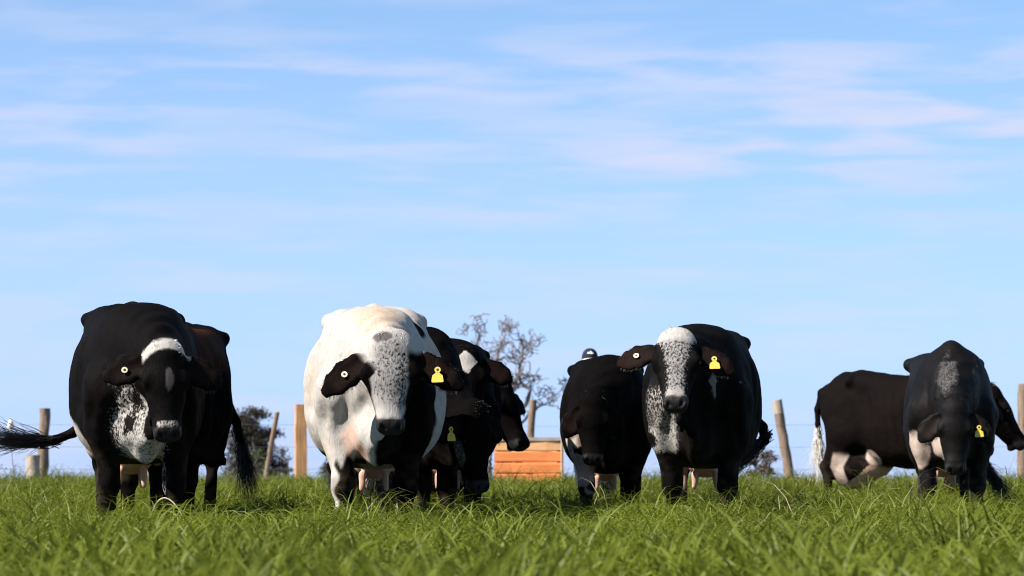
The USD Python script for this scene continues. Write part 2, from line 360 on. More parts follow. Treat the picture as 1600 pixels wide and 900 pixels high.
        if dewlap:
            pts = [low + np.array([0, 0, -.02]), low * .6 + np.array([.80, 0, .76]) * .4 + np.array([0, 0, -.09 * dewlap]), np.array([.85, 0, .70]), np.array([.74, 0, .57])]
            S.chain(pts, [(.03, .06), (.032, .11 * dewlap), (.04, .12), (.05, .09)], u=u, k=.07)
        # skull, face, jaw, muzzle
        S.limb(H(.055, 0, -.085), H(.20, 0, -.085), (.098 * hs * fw, .092 * hs), (.114 * hs * fw, .090 * hs), u=l, k=.05)
        S.limb(H(.005, 0, -.07), H(.04, 0, -.06), (.072 * hs * fw, .05 * hs), u=l, k=.05)
        S.limb(H(.18, 0, -.075), H(.44, 0, -.075), (.100 * hs * fw, .078 * hs), (.058 * hs * hw, .055 * hs), u=l, k=.04)
        for s in (-1, 1):
            S.limb(H(.185, .092 * s * fo, -.055), H(.205, .092 * s * fo, -.055), .036 * hs, k=.035)
            S.limb(H(.165, .088 * s * fo, -.03), H(.20, .100 * s * fo, -.028), .018 * hs, k=.025)
            S.limb(H(.17, .062 * s, -.17), H(.40, .032 * s, -.135), (.050 * hs, .075 * hs), (.030 * hs, .035 * hs), u=l, k=.04)
            S.limb(H(.30, .070 * s, -.085), H(.40, .052 * s, -.09), .028 * hs, .022 * hs, k=.04)
        S.limb(H(.20, 0, -.17), H(.46, 0, -.13), (.06 * hs, .07 * hs), (.04 * hs, .035 * hs), u=l, k=.04)
        S.limb(H(.462, .018, -.075), H(.462, -.018, -.075), (.055 * hs, .062 * hs), u=n, k=.035)
        S.limb(H(.50, .022, -.085), H(.50, -.022, -.085), (.050 * hs, .048 * hs), u=n, k=.025)
        for s in (-1, 1):
            S.limb(H(.495, .040 * s, -.045), H(.51, .046 * s, -.055), .026 * hs, k=.02)
            S.limb(H(.505, .043 * s, -.018), H(.522, .034 * s, -.04), (.011 * hs, .017 * hs), u=l, k=.012, cut=True)
            S.limb(H(.205, .128 * s * fo, -.050), H(.212, .128 * s * fo, -.050), .017 * hs, k=.012, cut=True)
        S.limb(H(.488, .012, -.150), H(.488, -.012, -.150), (.034 * hs, .026 * hs), u=n, k=.03)
        S.limb(H(.525, .05, -.128), H(.525, -.05, -.128), (.007, .016), u=n, k=.012, cut=True)
        # ears
        self.ear = []
        for s, e in ((1, ears[0]), (-1, ears[1])):
            d = unit(e[1] * a + s * e[0] * l + e[2] * n)
            base = H(.085, .088 * s * fo, -.095)
            nn = unit(n + .15 * s * l - ((n + .15 * s * l) @ d) * d); w = np.cross(d, nn)
            L = ear_len
            q = [base + t * L * d - nn * (.030 * t * t) for t in (0, .22, .5, .78, 1.0)]
            S.chain(q, [(.036, .036), (.066, .026), (.086, .018), (.072, .015), (.034, .011)], u=w, k=.018)
            S.limb(base + .16 * L * d + nn * .030, base + .80 * L * d + nn * .014, (.040, .020), (.045, .018), u=w, k=.015, cut=True)
            self.ear.append((s, base, d, w, nn, L))

    def skin(self, paint, noise_seed=1):
        V, F = self.S.surface()
        V = relax(V, F, 2)
        N = vnormals(V, F)
        hd = (V - self.P) / self.hs
        hc = np.stack([hd @ self.a, hd @ self.l / self.hw, hd @ self.n], -1)
        onhead = (hc[:, 0] > -.06) & (hc[:, 0] < .6) & (np.abs(hc[:, 1]) < .4) & (hc[:, 2] > -.26)
        neckish = sstep(.62, .80, V[:, 0]) * (1 - onhead)
        amp = .024 * (fbm(V * np.array([5.5, 6, 4.5]), 3, noise_seed) - .5) * (1 - .75 * onhead)
        amp += .015 * neckish * np.sin(V[:, 0] * 46 + V[:, 1] * 34 + 5 * fbm(V * 4, 2, 7)) * (fbm(V * 3.0, 2, 9) - .15)
        amp += .011 * (1 - onhead) * sstep(.46, .62, V[:, 0]) * sstep(.5, .62, V[:, 2]) * (1 - sstep(.95, 1.1, V[:, 2])) * np.sin(V[:, 1] * 58 + 6 * fbm(V * np.array([3, 3, 5]), 2, 15)) * fbm(V * 4, 2, 16)
        # loose skin in front of the shoulder and ribs that show faintly
        ribs = sstep(-.35, -.2, V[:, 0]) * (1 - sstep(.25, .38, V[:, 0])) * sstep(.7, .8, V[:, 2]) * (1 - sstep(1.15, 1.25, V[:, 2]))
        amp += .005 * ribs * np.sin(V[:, 0] * 62 + V[:, 2] * 9)
        amp += .0022 * (fbm(V * 38, 2, 4) - .5)
        V = V + N * amp[:, None]
        N = vnormals(V, F)
        fur = np.empty_like(V); gloss = np.zeros(len(V)); self.speck = np.zeros(len(V))
        fur[:], gloss[:] = paint(self, V, N, hc, onhead)
        return V, F, N, fur, gloss

    def place(self, name, label, x, y, turn, paint, group='dairy cows walking and grazing on the pasture', tag_ear=None, button_ear=None, seed=1, tuft=None, z=None):
        "turn: degrees from facing the camera towards the right of the picture"
        z = float(ground_z(x, y)) if z is None else z
        path = thing(name, label, 'cow', (x, y, z), turn - 90, group)
        if self.size != 1: UsdGeom.Xformable(stage.GetPrimAtPath(path)).AddScaleOp().Set((self.size,) * 3)
        V, F, N, fur, gloss = self.skin(paint, seed)
        obj('body', (V, F), 'fur', path, fur=fur, gloss=gloss, speck=self.speck, normals=N)
        rng = np.random.default_rng(seed)
        for s in (-1, 1):
            e = trimesh.creation.icosphere(2, .0215 * self.hs); e.apply_translation(self.H(.207, .102 * s * self.fo, -.046)); obj('eye', e, 'eye', path, True)
        for hx, hy in self.hoof:
            parts = []
            for s in (-1, 1):
                c = np.array([[-.035, .002, .075], [-.035, .044, .075], [.035, .004, .07], [.035, .04, .07], [-.05, .001, 0], [-.05, .05, 0], [.06, .003, 0], [.05, .046, 0], [.075, .012, .012], [.072, .03, .012]])
                c = c * [1, s, 1] + [hx, hy, .0]
                m = trimesh.convex.convex_hull(c); parts.append((m.vertices, m.faces))
            obj('hoof', join(parts), 'hoof', path)
        # switch of the tail
        tip, d0 = self.tail[-1], unit(self.tail[-1] - self.tail[-2])
        st, wd = [], []
        for i in range(300):
            L = rng.uniform(.16, .40); d = unit(d0 + rng.normal(0, .07, 3)); s0 = tip - d0 * rng.uniform(0, .16) + rng.normal(0, .010, 3)
            t = np.linspace(0, 1, 7)[:, None]; g = (tuft or (0, 0, -.10))
            st.append(s0 + d * L * t + np.asarray(g) * t * t * L * 2 * rng.uniform(.4, 1.3) + rng.normal(0, .05, 3) * t * t + .014 * np.sin(t * 6 + rng.uniform(0, 6)) * rng.normal(0, 1, 3)); wd.append(np.linspace(.0055, .0012, 7))
        self.switch_mat = getattr(self, 'switch_mat', 'hair')
        curves('tail_switch', st, wd, self.switch_mat, path)
        # tuft on the poll, hair on the ears' rims
        st, wd = [], []
        for i in range(160):
            p = self.H(rng.uniform(-.04, .07), rng.uniform(-.06, .06), -.02 - rng.uniform(0, .05)); d = unit(self.a * rng.uniform(-.3, .7) + self.n * .6 + self.l * rng.normal(0, .4))
            t = np.linspace(0, 1, 4)[:, None]; st.append(p + d * t * rng.uniform(.02, .05)); wd.append(np.linspace(.0045, .0015, 4))
        curves('poll_hair', st, wd, getattr(self, 'poll_mat', 'hair'), path)
        st, wd = [], []
        for s, base, d, w, nn, L in self.ear:
            for i in range(150):
                e = rng.choice((-1, 1)); x = rng.uniform(.10, .98); y = e * np.interp(x, [0, .22, .5, .78, 1], [.036, .060, .078, .064, .026])
                p = base + x * L * d + y * w - nn * .030 * x * x; g = unit(e * w * .7 + d * rng.uniform(.1, 1.0) + nn * rng.normal(.1, .3)); t = np.linspace(0, 1, 4)[:, None]
                st.append(p + g * t * rng.uniform(.008, .022) - np.array([0, 0, .008]) * t * t); wd.append(np.linspace(.003, .001, 4))
        tag(stage.GetPrimAtPath(curves('ear_hair', st, wd, 'hair', path)), kind='stuff')
        for k, (s, base, d, w, nn, L) in enumerate(self.ear):
            M = lambda x, y, z: base + x * L * d + y * w + z * nn
            if tag_ear == s:
                # yellow flag tag hanging from the middle of the ear with its round stud
                c = M(.52, 0, .020); dn = np.array([0, 0, -1.0]); nf = unit(nn + .001); dn = unit(dn - (dn @ nf) * nf); rt = np.cross(dn, nf)
                out = np.array([(-.010, 0), (.010, 0), (.012, .020), (.030, .034), (.035, .070), (.030, .076), (-.030, .074), (-.034, .068), (-.029, .034), (-.012, .020)])
                from shapely.geometry import Polygon
                m = trimesh.creation.extrude_polygon(Polygon(out).buffer(-.002).buffer(.002), .004, engine='earcut')
                v = c + m.vertices[:, :1] * rt + m.vertices[:, 1:2] * dn + m.vertices[:, 2:] * nf
                obj('ear_tag', (v, m.faces), 'tag_yellow', path)
            if tag_ear == s or button_ear == s:
                c = M(.52, 0, .022) if tag_ear == s else M(.55, 0, .014)
                m = trimesh.creation.annulus(.007, .0175, .007, sections=20)
                R = np.stack([w, d, nn], 1)
                if np.linalg.det(R) < 0: R[:, 0] *= -1
                obj('ear_stud', (m.vertices @ R.T + c, m.faces), 'tag_yellow' if tag_ear == s else 'tag_cream', path)
                m = trimesh.creation.cylinder(.0075, .009, sections=12)
                obj('stud_pin', (m.vertices @ R.T + c, m.faces), 'pin', path)
        return path

def mixc(a, b, t): return a + (b - a) * np.clip(t, 0, 1)[..., None]
def speckle(V, scale, seed, thr, soft=.05): return sstep(thr - soft, thr + soft, fbm(V * scale, 3, seed))
def blob(V, c, r, seed=0, rag=.35, sc=9.0, soft=.10):
    "soft-edged ragged patch: 1 inside, 0 outside"
    d = np.sqrt((((V - np.asarray(c)) / np.asarray(r)) ** 2).sum(-1)) + rag * 2 * (fbm(V * sc, 3, seed) - .5)
    return 1 - sstep(1 - soft, 1 + soft, d)
def common_skin(c, V, N, hc, on, col, gloss, lip=None):
    "muzzle, eye rims and nostrils, bare skin of the udder, inside of ears"
    col = col * (0.88 + 0.24 * fbm(V * np.array([60, 60, 25]), 2, 5))[:, None]
    dark = col.max(-1) < .02
    col = np.where(dark[:, None], mixc(col, np.array([.011, .0062, .0042]), 0.16 * sstep(.45, .72, fbm(V * np.array([2.4, 2.4, 3.2]), 3, 41)) + 0.12 * sstep(.5, .8, fbm(V * np.array([9, 9, 14]), 3, 43))), col)
    dust = (1 - on) * sstep(.75, .30, V[:, 2]) * sstep(.42, .62, fbm(V * 10, 3, 17))
    col = mixc(col, np.array([.10, .072, .045]), .22 * dust)
    wet = on * sstep(.455, .475, hc[:, 0] + .25 * np.maximum(-.06 - hc[:, 2], 0) + .02 * (fbm(V * 30, 2, 3) - .5)) * (np.abs(hc[:, 1]) < .12) * (hc[:, 2] > -.13)
    col = mixc(col, NOSE if lip is None else lip, wet)
    nost = on * (np.abs(np.abs(hc[:, 1]) - .04) < .016) * (np.abs(hc[:, 0] - .512) < .016) * (hc[:, 2] > -.06) * (hc[:, 2] < -.02)
    col = mixc(col, np.array([.004, .003, .003]), nost * .8)
    ud = blob(V, (-.42, 0, .47), (.30, .24, .19), 11, .12)
    ud = ud * (np.abs(V[:, 1]) < .19) * ((V[:, 0] > -.62) & (V[:, 0] < -.12))
    col = mixc(col, PINK, ud * .9)
    for s, base, d, w, nn, L in c.ear:
        q = V - base; x, y, z = q @ d / L, q @ w, q @ nn
        ins = (x > .1) & (x < 1.02) & (np.abs(y) < .085) & (z > -.05) & (z < .06) & ((N @ nn) > .35)
        e = ins * (1 - sstep(.045, .062, np.abs(y))) * sstep(.1, .25, x) * (1 - sstep(.75, .9, x))
        col = mixc(col, np.array([.014, .008, .0065]), e * .7)
    gloss = np.maximum(gloss, wet * .38)
    return col, gloss
# ------------------------------------------------------------------ land
usdkit.material(stage, '/World/Looks/soil', {
    'g': ('geometry', {}), 'n': ('noise_texture', {'scale': 3.0, 'detail': 8.0, 'roughness': 0.6}),
    'r': ('rgb_ramp', {'ramp': [(0.3, (.022, .026, .008)), (0.55, (.035, .045, .012)), (0.75, (.06, .05, .025))]}), 'b': ('bump', {'strength': 0.6, 'distance': 0.03}),
    'p': ('principled_bsdf', {'roughness': 0.95, 'specular_ior_level': 0.1})},
    [('g.position', 'n.vector'), ('n.fac', 'r.fac'), ('r.color', 'p.base_color'), ('n.fac', 'b.height'), ('b.normal', 'p.normal')], surface='p.BSDF')
usdkit.material(stage, '/World/Looks/dry_land', {
    'g': ('geometry', {}), 'n': ('noise_texture', {'scale': 0.22, 'detail': 9.0, 'roughness': 0.62}),
    'r': ('rgb_ramp', {'ramp': [(0.32, (.06, .075, .025)), (0.5, (.16, .13, .06)), (0.68, (.26, .17, .08))]}), 'b': ('bump', {'strength': 0.6, 'distance': 0.05}),
    'p': ('principled_bsdf', {'roughness': 0.95, 'specular_ior_level': 0.1})},
    [('g.position', 'n.vector'), ('n.fac', 'r.fac'), ('r.color', 'p.base_color'), ('n.fac', 'b.height'), ('b.normal', 'p.normal')], surface='p.BSDF')
def sheet(xs, ys, lift=0.0):
    X, Y = np.meshgrid(xs, ys, indexing='ij'); Z = ground_z(X, Y) + lift
    n, m = X.shape; i, j = np.meshgrid(np.arange(n - 1), np.arange(m - 1), indexing='ij'); k = (i * m + j).ravel()
    return np.stack([X, Y, Z], -1).reshape(-1, 3), np.stack([k, k + m, k + m + 1, k + 1], 1)
far = np.r_[-4000, -1500, -600, -250, -120, -60, np.linspace(-30, 30, 61), 60, 120, 250, 600, 1500, 4000]
tag(stage.GetPrimAtPath(obj('ground', sheet(far, np.r_[-3000, -800, -200, -60, -20, np.linspace(-5, 70, 76), np.linspace(75, 165, 19), 250, 500, 1200, 4000], -.004), 'dry_land', smooth=True)), kind='structure')
tag(stage.GetPrimAtPath(obj('pasture', sheet(np.linspace(-16, 16, 97), np.linspace(-3, 52, 166)), 'soil', smooth=True)), kind='structure')
# bank of dry reddish earth on the right, between pasture and fence
def bank(cx, cy, rx, ry, h, seed):
    n, m = 48, 20
    a = np.linspace(0, 2 * np.pi, n, endpoint=False)[:, None]; r = np.linspace(0, 1, m)[None]
    X, Y = cx + rx * r * np.cos(a), cy + ry * r * np.sin(a)
    Z = ground_z(X, Y) - .03 + h * (1 - r ** 2) ** 1.3 * (.7 + .6 * fbm(np.stack([X * 2.2, Y * 2.2, 0 * X], -1), 4, seed))
    V = np.stack([X, Y, Z], -1).reshape(-1, 3); i, j = np.meshgrid(np.arange(n), np.arange(m - 1), indexing='ij')
    k, k2 = (i * m + j).ravel(), (((i + 1) % n) * m + j).ravel()
    return V, np.stack([k, k + 1, k2 + 1, k2], 1)
mottled('red_earth', (.20, .085, .03), (.42, .22, .085), 7, .95, bump=.8, dist=.04)
tag(stage.GetPrimAtPath(obj('earth_bank', bank(at(1258, 750, 41)[0], 41.5, .85, 1.6, .33, 5), 'red_earth', smooth=True)), kind='structure')

# ------------------------------------------------------------------ grass
usdkit.material(stage, '/World/Looks/grass', {
    'g': ('geometry', {}), 'o': ('object_info', {}),
    'r': ('rgb_ramp', {'ramp': [(0.0, (.12, .145, .014)), (0.3, (.38, .405, .042)), (0.65, (.60, .60, .085)), (0.9, (.70, .68, .17)), (1.0, (.64, .57, .24))]}),
    'n': ('noise_texture', {'scale': 0.9, 'detail': 3.0}), 'nr': ('map_range', {'from_min': 0.3, 'from_max': 0.7, 'to_min': 0.78, 'to_max': 1.42}),
    's': ('vector_math', {'math_type': 'scale'}),
    'p': ('principled_bsdf', {'roughness': 0.5, 'specular_ior_level': 0.25}), 't': ('translucent_bsdf', {}), 'mx': ('mix_closure', {'fac': 0.40})},
    [('g.random_per_island', 'r.fac'), ('g.position', 'n.vector'), ('n.fac', 'nr.value'), ('r.color', 's.vector1'), ('nr.result', 's.scale'), ('s.vector', 'p.base_color'), ('s.vector', 't.color'),
     ('p.BSDF', 'mx.closure1'), ('t.BSDF', 'mx.closure2')], surface='mx.closure')
simple('straw', (.42, .36, .22), .6, .3)
def blade(rng, base, h, width, lean, curl, az, seg=6):
    "one leaf: a folded ribbon that rises and then arches over"
    t = np.linspace(0, 1, seg + 1); ang = lean + curl * t ** 1.6
    ds = h / seg; r = np.r_[0, np.cumsum(np.sin(ang[:-1]) * ds)]; z = np.r_[0, np.cumsum(np.cos(ang[:-1]) * ds)]
    tw = az + rng.normal(0, .8) + rng.normal(0, 1.0) * t
    c = np.stack([base[0] + r * np.cos(az) + .02 * np.sin(3 * t) * rng.normal(), base[1] + r * np.sin(az), z], 1)
    w = width * np.minimum(1, (1.04 - t) * 2.2) ** .8 * .5
    s = np.stack([-np.sin(tw), np.cos(tw), .25 * rng.normal() * np.ones_like(t)], 1)
    L, R, M = c + s * w[:, None], c - s * w[:, None], c + np.stack([0 * t, 0 * t, -w * .35], 1)
    V = np.stack([L, M, R], 1).reshape(-1, 3); F = []
    for i in range(seg):
        a = 3 * i
        F += [(a, a + 1, a + 4), (a, a + 4, a + 3), (a + 1, a + 2, a + 5), (a + 1, a + 5, a + 4)]
    return V, np.array(F)
gr = UsdGeom.PointInstancer.Define(stage, '/World/grass')
tag(gr, 'lush green pasture grass with arching leaves', 'grass', kind='stuff')
protos = []
for k in range(13):
    rng = np.random.default_rng(100 + k); parts = []
    for i in range((46, 64, 7)[k // 6]):
        b = rng.normal(0, .055, 2); az = rng.uniform(0, 6.283)
        if k < 6: parts.append(blade(rng, b, rng.uniform(.13, .32), rng.uniform(.007, .0135), abs(rng.normal(.2, .22)), rng.uniform(.8, 4.0), az))
        elif k < 12: parts.append(blade(rng, b, rng.uniform(.13, .37), rng.uniform(.0045, .0095), abs(rng.normal(.2, .24)), rng.uniform(1.3, 5.2), az))
        else: parts.append(blade(rng, b, rng.uniform(.30, .52), rng.uniform(.0025, .004), abs(rng.normal(.2, .15)), rng.uniform(1.2, 2.8), az))
    protos.append(obj('tuft', join(parts), 'grass' if k < 12 else 'straw', '/World/grass', smooth=True))
rng = np.random.default_rng(7)
P, I, Q, Sc = [], [], [], []
for y0, y1, dens in ((3.2, 8, 105), (8, 11.5, 110), (11.5, 15, 110), (15, 20, 100), (20, 28, 70), (28, 36, 38), (36, 50, 20)):
    n = int(dens * (y1 - y0) * .56 * (y0 + y1) / 2)
    y = rng.uniform(y0, y1, n); x = rng.uniform(-.5, .5, n) * (.56 * y + 1.2)
    lump = fbm(np.stack([x * 3.6, y * 2.6, 0 * x], -1), 3, 21)
    keep = lump > np.where(y < 11.5, .46, .40) + .07 * rng.random(n)
    x, y, lump = x[keep], y[keep], lump[keep]; n = len(x)
    hs = (.58 + .46 * fbm(np.stack([x * .9, y * .6, 0 * x + 5], -1), 3, 33) + .42 * sstep(.38, .75, lump)) * rng.uniform(.8, 1.18, n) * (1 + .42 * sstep(19, 28, y))
    P.append(np.stack([x, y, ground_z(x, y) - .01], 1)); k = rng.integers(0, 6, n) + 6 * (y + rng.normal(0, 1.0, n) > 11.5); k[(rng.random(n) < .012) & (y > 15)] = 12; I.append(k)
    a = rng.uniform(0, 6.283, n); Q.append(np.stack([np.cos(a / 2), 0 * a, 0 * a, np.sin(a / 2)], 1)); Sc.append(np.stack([rng.uniform(.9, 1.25, n), rng.uniform(.9, 1.25, n), hs], 1))
P, I, Q, Sc = np.vstack(P), np.concatenate(I), np.vstack(Q), np.vstack(Sc)
gr.CreatePrototypesRel().SetTargets([Sdf.Path(p) for p in protos])
gr.CreateProtoIndicesAttr(Vt.IntArray.FromNumpy(I.astype(np.int32)))
gr.CreatePositionsAttr(Vt.Vec3fArray.FromNumpy(P.astype(np.float32)))
gr.CreateOrientationsAttr(Vt.QuathArray([Gf.Quath(float(a), float(b), float(c), float(d)) for a, b, c, d in Q]))
gr.CreateScalesAttr(Vt.Vec3fArray.FromNumpy(Sc.astype(np.float32)))
# ------------------------------------------------------------------ the herd
HERD = 'dairy cows walking and grazing on the pasture'
def spots(V, lo=.60, scale=34, seed=2): return sstep(lo - .06, lo + .06, fbm(V * scale, 3, seed))

# black cow at the front left
def paint_a(c, V, N, hc, on):
    col = np.tile(BLACK, (len(V), 1)); gl = np.zeros(len(V)) + .05
    x, y, z = V.T
    rag = .10 * (fbm(V * 9, 3, 8) - .5)
    chest = (1 - on) * (x > .56) * (1 - sstep(.58, .50, z + rag * .6) * (np.abs(y) > .13))
    cy, hw_ = np.interp(z, [.45, .60, .80, .90, 1.1], [.06, .0, -.05, -.08, -.07]), np.interp(z, [.45, .55, .70, .80, .92, 1.05], [.08, .15, .19, .15, .075, .03])
    wide = sstep(.05, -.07, np.abs(y - cy) - hw_ + rag * .6) * sstep(1.12, .98, z); edge = sstep(.28, .42, fbm(V * 7, 3, 8))
    m = chest * wide * edge; col = mixc(col, WHITE, m > .13); c.speck = np.where(m > 0, .80 - m * (.80 - np.interp(z, [.5, .72, .9], [.42, .47, .51])), c.speck)
    col = mixc(col, mixc(np.tile(WHITE, (len(V), 1)), PINK, .7 * sstep(.65, .5, z)), blob(V, (-.12, -.37, .55), (.50, .22, .23), 5, .15, 6) * (y < -.10))
    arc = hc[:, 0] - 4.2 * (hc[:, 1] - .01) ** 2 + .02 * (fbm(V * 30, 2, 8) - .5)
    crescent = on * sstep(.030, .016, arc) * sstep(-.055, -.030, arc) * (hc[:, 2] > -.15) * (np.abs(hc[:, 1] - .01) < .125)
    col = mixc(col, WHITE, crescent)
    col = mixc(col, np.array([.10, .09, .085]), on * .6 * blob(hc, (.20, .015, 0), (.07, .02, .1), 2, .3, 30))
    col = mixc(col, np.array([.40, .36, .33]), on * sstep(.43, .445, hc[:, 0]) * sstep(.475, .465, hc[:, 0]) * (np.abs(hc[:, 1]) < .052) * (hc[:, 2] > -.07) )
    c.speck = np.maximum(c.speck, .47 * on * (np.abs(hc[:, 0] - .45) < .03))
    
    return common_skin(c, V, N, hc, on, col, gl)
c = Cow(step=.0115, poll=(1.14, .09, 1.16), down=(.16, .03, -1), front=(1, 0, .2), ears=((.8, .5, .0), (.92, .30, .05)), belly=1.04, hump=.015, rump=.075, steps=(.10, -.06, -.04, .06),
        tail=[(-.80, 0, 1.30), (-.91, -.04, 1.20), (-.95, -.13, 1.00), (-.94, -.24, .80), (-.93, -.34, .69), (-.92, -.46, .64), (-.91, -.56, .63)])
c.poll_mat = 'hair_white'
c.place('cow', 'black cow at the front left with a white speckled brisket and swishing tail', -2.27, 17.2, 11, paint_a, button_ear=-1, seed=3, tuft=(0, -.1, .12))

# the brownish black cow half hidden behind it
def paint_b(c, V, N, hc, on):
    col = np.tile(BLACK, (len(V), 1)); x, y, z = V.T
    col = mixc(col, BROWN * 1.3, .9 * blob(V, (.25, .28, 1.26), (.5, .20, .20), 4, .3, 5))
    return common_skin(c, V, N, hc, on, col, np.zeros(len(V)))
c = Cow(step=.0135, poll=(1.28, .22, .70), down=(.10, .06, -1), front=(1, .1, .1), belly=1.03, hump=.03, steps=(-.05, .10, .05, -.05), ears=((.8, .5, .05), (.8, .5, .05)),
        tail=[(-.80, 0, 1.30), (-.91, .08, 1.16), (-.95, .20, .98), (-.95, .29, .78), (-.94, .33, .60)])
c.place('cow', 'black cow with a reddish brown shoulder grazing behind the speckled brisket cow', -2.30, 19.3, -3, paint_b, seed=5)

# white cow with black ears
def paint_c(c, V, N, hc, on):
    col = np.tile(WHITE, (len(V), 1)); x, y, z = V.T
    col = mixc(col, np.array([.42, .33, .25]), .6 * sstep(.56, .75, fbm(V * 3.2, 3, 12)) * (1 - on))
    col = mixc(col, np.array([.30, .27, .26]), .75 * sstep(.70, .76, fbm(V * 15, 3, 13)) * (1 - on))
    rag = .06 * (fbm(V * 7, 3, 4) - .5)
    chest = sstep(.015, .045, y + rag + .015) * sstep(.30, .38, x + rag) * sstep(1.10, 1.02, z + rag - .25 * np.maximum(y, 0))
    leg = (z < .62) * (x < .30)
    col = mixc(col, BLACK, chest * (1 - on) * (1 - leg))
    col = mixc(col, np.array([.50, .30, .14]), .38 * (1 - on) * blob(V, (.72, .0, 1.36), (.22, .12, .12), 4, .7, 11, .4))
    col = mixc(col, BLACK, blob(V, (.42, .20, 1.33), (.13, .11, .14), 9, .2))
    col = mixc(col, BLACK, blob(V, (.05, .36, 1.25), (.07, .13, .20), 19, .2))
    col = mixc(col, np.array([.08, .075, .075]), blob(V, (.05, -.20, .54), (.30, .15, .10), 6, .3))
    foreleg = (x > .30) * (y < -.05) * sstep(.56, .50, z - .6 * (y + .19) + .03 * np.sin(y * 90)) * sstep(-.232, -.212, y + .015 * np.sin(z * 40)) * (N[:, 0] > -.3)
    col = mixc(col, BLACK, foreleg); col = mixc(col, BLACK, (x < -.3) * (y < 0) * (z < .40) * sstep(.42, .46, fbm(V * 14, 2, 5)))
    col = mixc(col, PINK, .6 * (1 - on) * blob(V, (.72, -.06, .64), (.15, .12, .14), 3, .3))
    a, l, n = hc.T
    grey = on * sstep(1.15, .60, np.sqrt((l / .12) ** 2 + ((a - .20) / .27) ** 2) + .5 * (fbm(V * 13, 3, 27) - .5)) * (n > -.12)
    c.speck = np.maximum(c.speck, grey * (.43 + .07 * sstep(.01, .05, l))); col = mixc(col, np.array([.24, .225, .22]), .85 * grey)
    col = mixc(col, np.array([.09, .08, .08]), on * blob(hc, (-.0, -.035, -.03), (.035, .05, .05), 4, .3, 30))
    r2 = .015 * (fbm(V * 22, 2, 6) - .5)
    right = on * sstep(.074, .090, l + r2 + .10 * np.maximum(a - .25, 0)) * sstep(.06, .10, a) * (a < .50)
    left = on * sstep(.092, .108, -l + r2 + .13 * np.maximum(a - .22, 0)) * sstep(.12, .2, a) * (a < .47) * sstep(-.15, -.10, n)
    col = mixc(col, BLACK, np.maximum(right, left))
    for s, base, d, w, nn, L in c.ear:
        q = V - base; e = sstep(.02, .06, q @ d) * (np.abs(q @ w) < .12) * (np.abs(q @ nn) < .09) * ((q @ d) < L * 1.1)
        col = mixc(col, BLACK, e)
    return common_skin(c, V, N, hc, on, col, np.zeros(len(V)))
c = Cow(step=.0110, poll=(1.13, .085, 1.225), down=(.18, 0.0, -1), front=(1, .0, .2), ears=((.82, .55, .10), (.80, .70, .08)), ear_len=.33, hw=1.18, fw=1.42, belly=1.10, bony=1.15, hump=.01, rump=.085, steps=(-.10, .16, .10, -.05), dewlap=1.0)
c.poll_mat = 'hair_white'
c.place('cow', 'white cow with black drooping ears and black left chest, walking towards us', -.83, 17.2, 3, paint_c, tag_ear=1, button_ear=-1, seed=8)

# cow with a white star behind it, one grazing between them, one looking right
def paint_d(c, V, N, hc, on):
    col = np.tile(BLACK, (len(V), 1))
    star = on * (np.abs(hc[:, 0] - .095) / .088 + np.abs(hc[:, 1] + .0) / .078 + .25 * (fbm(V * 16, 2, 4) - .5) < 1) * (hc[:, 2] > -.12)
    col = mixc(col, WHITE, star)
    return common_skin(c, V, N, hc, on, col, np.zeros(len(V)))
c = Cow(step=.0125, poll=(1.10, .10, 1.33), down=(.28, .10, -1), front=(1, .0, .3), ears=((.85, .55, .0), (.85, .5, .0)), belly=1.0, steps=(0, .06, -.05, .05))
c.place('cow', 'black cow with a white star on its forehead behind the white cow', -.47, 21.0, 2, paint_d, seed=11)
def paint_e(c, V, N, hc, on):
    col = np.tile(BLACK, (len(V), 1))
    side = on * (hc[:, 1] < -.03) * blob(hc, (.27, -.09, -.12), (.10, .1, .05), 6, .5, 22)
    col = mixc(col, WHITE * .6, side); c.speck = np.maximum(c.speck, side * .5)
    return common_skin(c, V, N, hc, on, col, np.zeros(len(V)))
c = Cow(step=.0125, poll=(1.24, .20, .88), down=(.05, .03, -1), front=(.88, .45, .05), ears=((.8, .3, -.1), (.85, .35, -.05)), belly=1.0, steps=(.05, -.05, .05, -.05))
c.place('cow', 'black cow grazing with its nose in the grass beside the white cow', -.80, 19.4, 20, paint_e, tag_ear=-1, seed=13)
def paint_f(c, V, N, hc, on):
    col = np.tile(BLACK * 1.3, (len(V), 1))
    return common_skin(c, V, N, hc, on, col, np.zeros(len(V)))
c = Cow(step=.0140, poll=(1.22, .03, 1.19), hsize=1.06, down=(.42, .12, -1), front=(1, .15, .3), ears=((.8, .5, -.1), (.8, .5, -.1)), belly=1.0, steps=(0, .05, 0, .05), dewlap=.6)
c.place('cow', 'black cow turned right with its muzzle in front of the orange box', -.90, 23.3, 42, paint_f, seed=15)

# the pair right of the orange box
def paint_g(c, V, N, hc, on):
    col = np.tile(BLACK, (len(V), 1)); x, y, z = V.T
    leg = (1 - on) * (y < -.05) * (x > .30) * (x < .78) * sstep(.95, .80, z) * sstep(.26, .36, z + 0 * x) * sstep(-.09, -.13, y + .02 * np.sin(z * 17))
    pat = sstep(.47, .50, fbm(V * np.array([9, 9, 6]), 3, 31) + .08)
    col = mixc(col, mixc(np.tile(WHITE, (len(V), 1)), PINK, .35), leg * pat)
    return common_skin(c, V, N, hc, on, col, np.zeros(len(V)))
c = Cow(step=.0130, poll=(1.18, -.15, 1.10), down=(.12, .0, -1), front=(1, 0, .2), ears=((.45, .9, -.1), (.45, .9, -.1)), belly=1.0, steps=(-.05, .10, .0, .05), size=.95)
c.place('cow', 'black cow with a pink and white foreleg beside the orange box', .742, 22.2, 0, paint_g, seed=17)
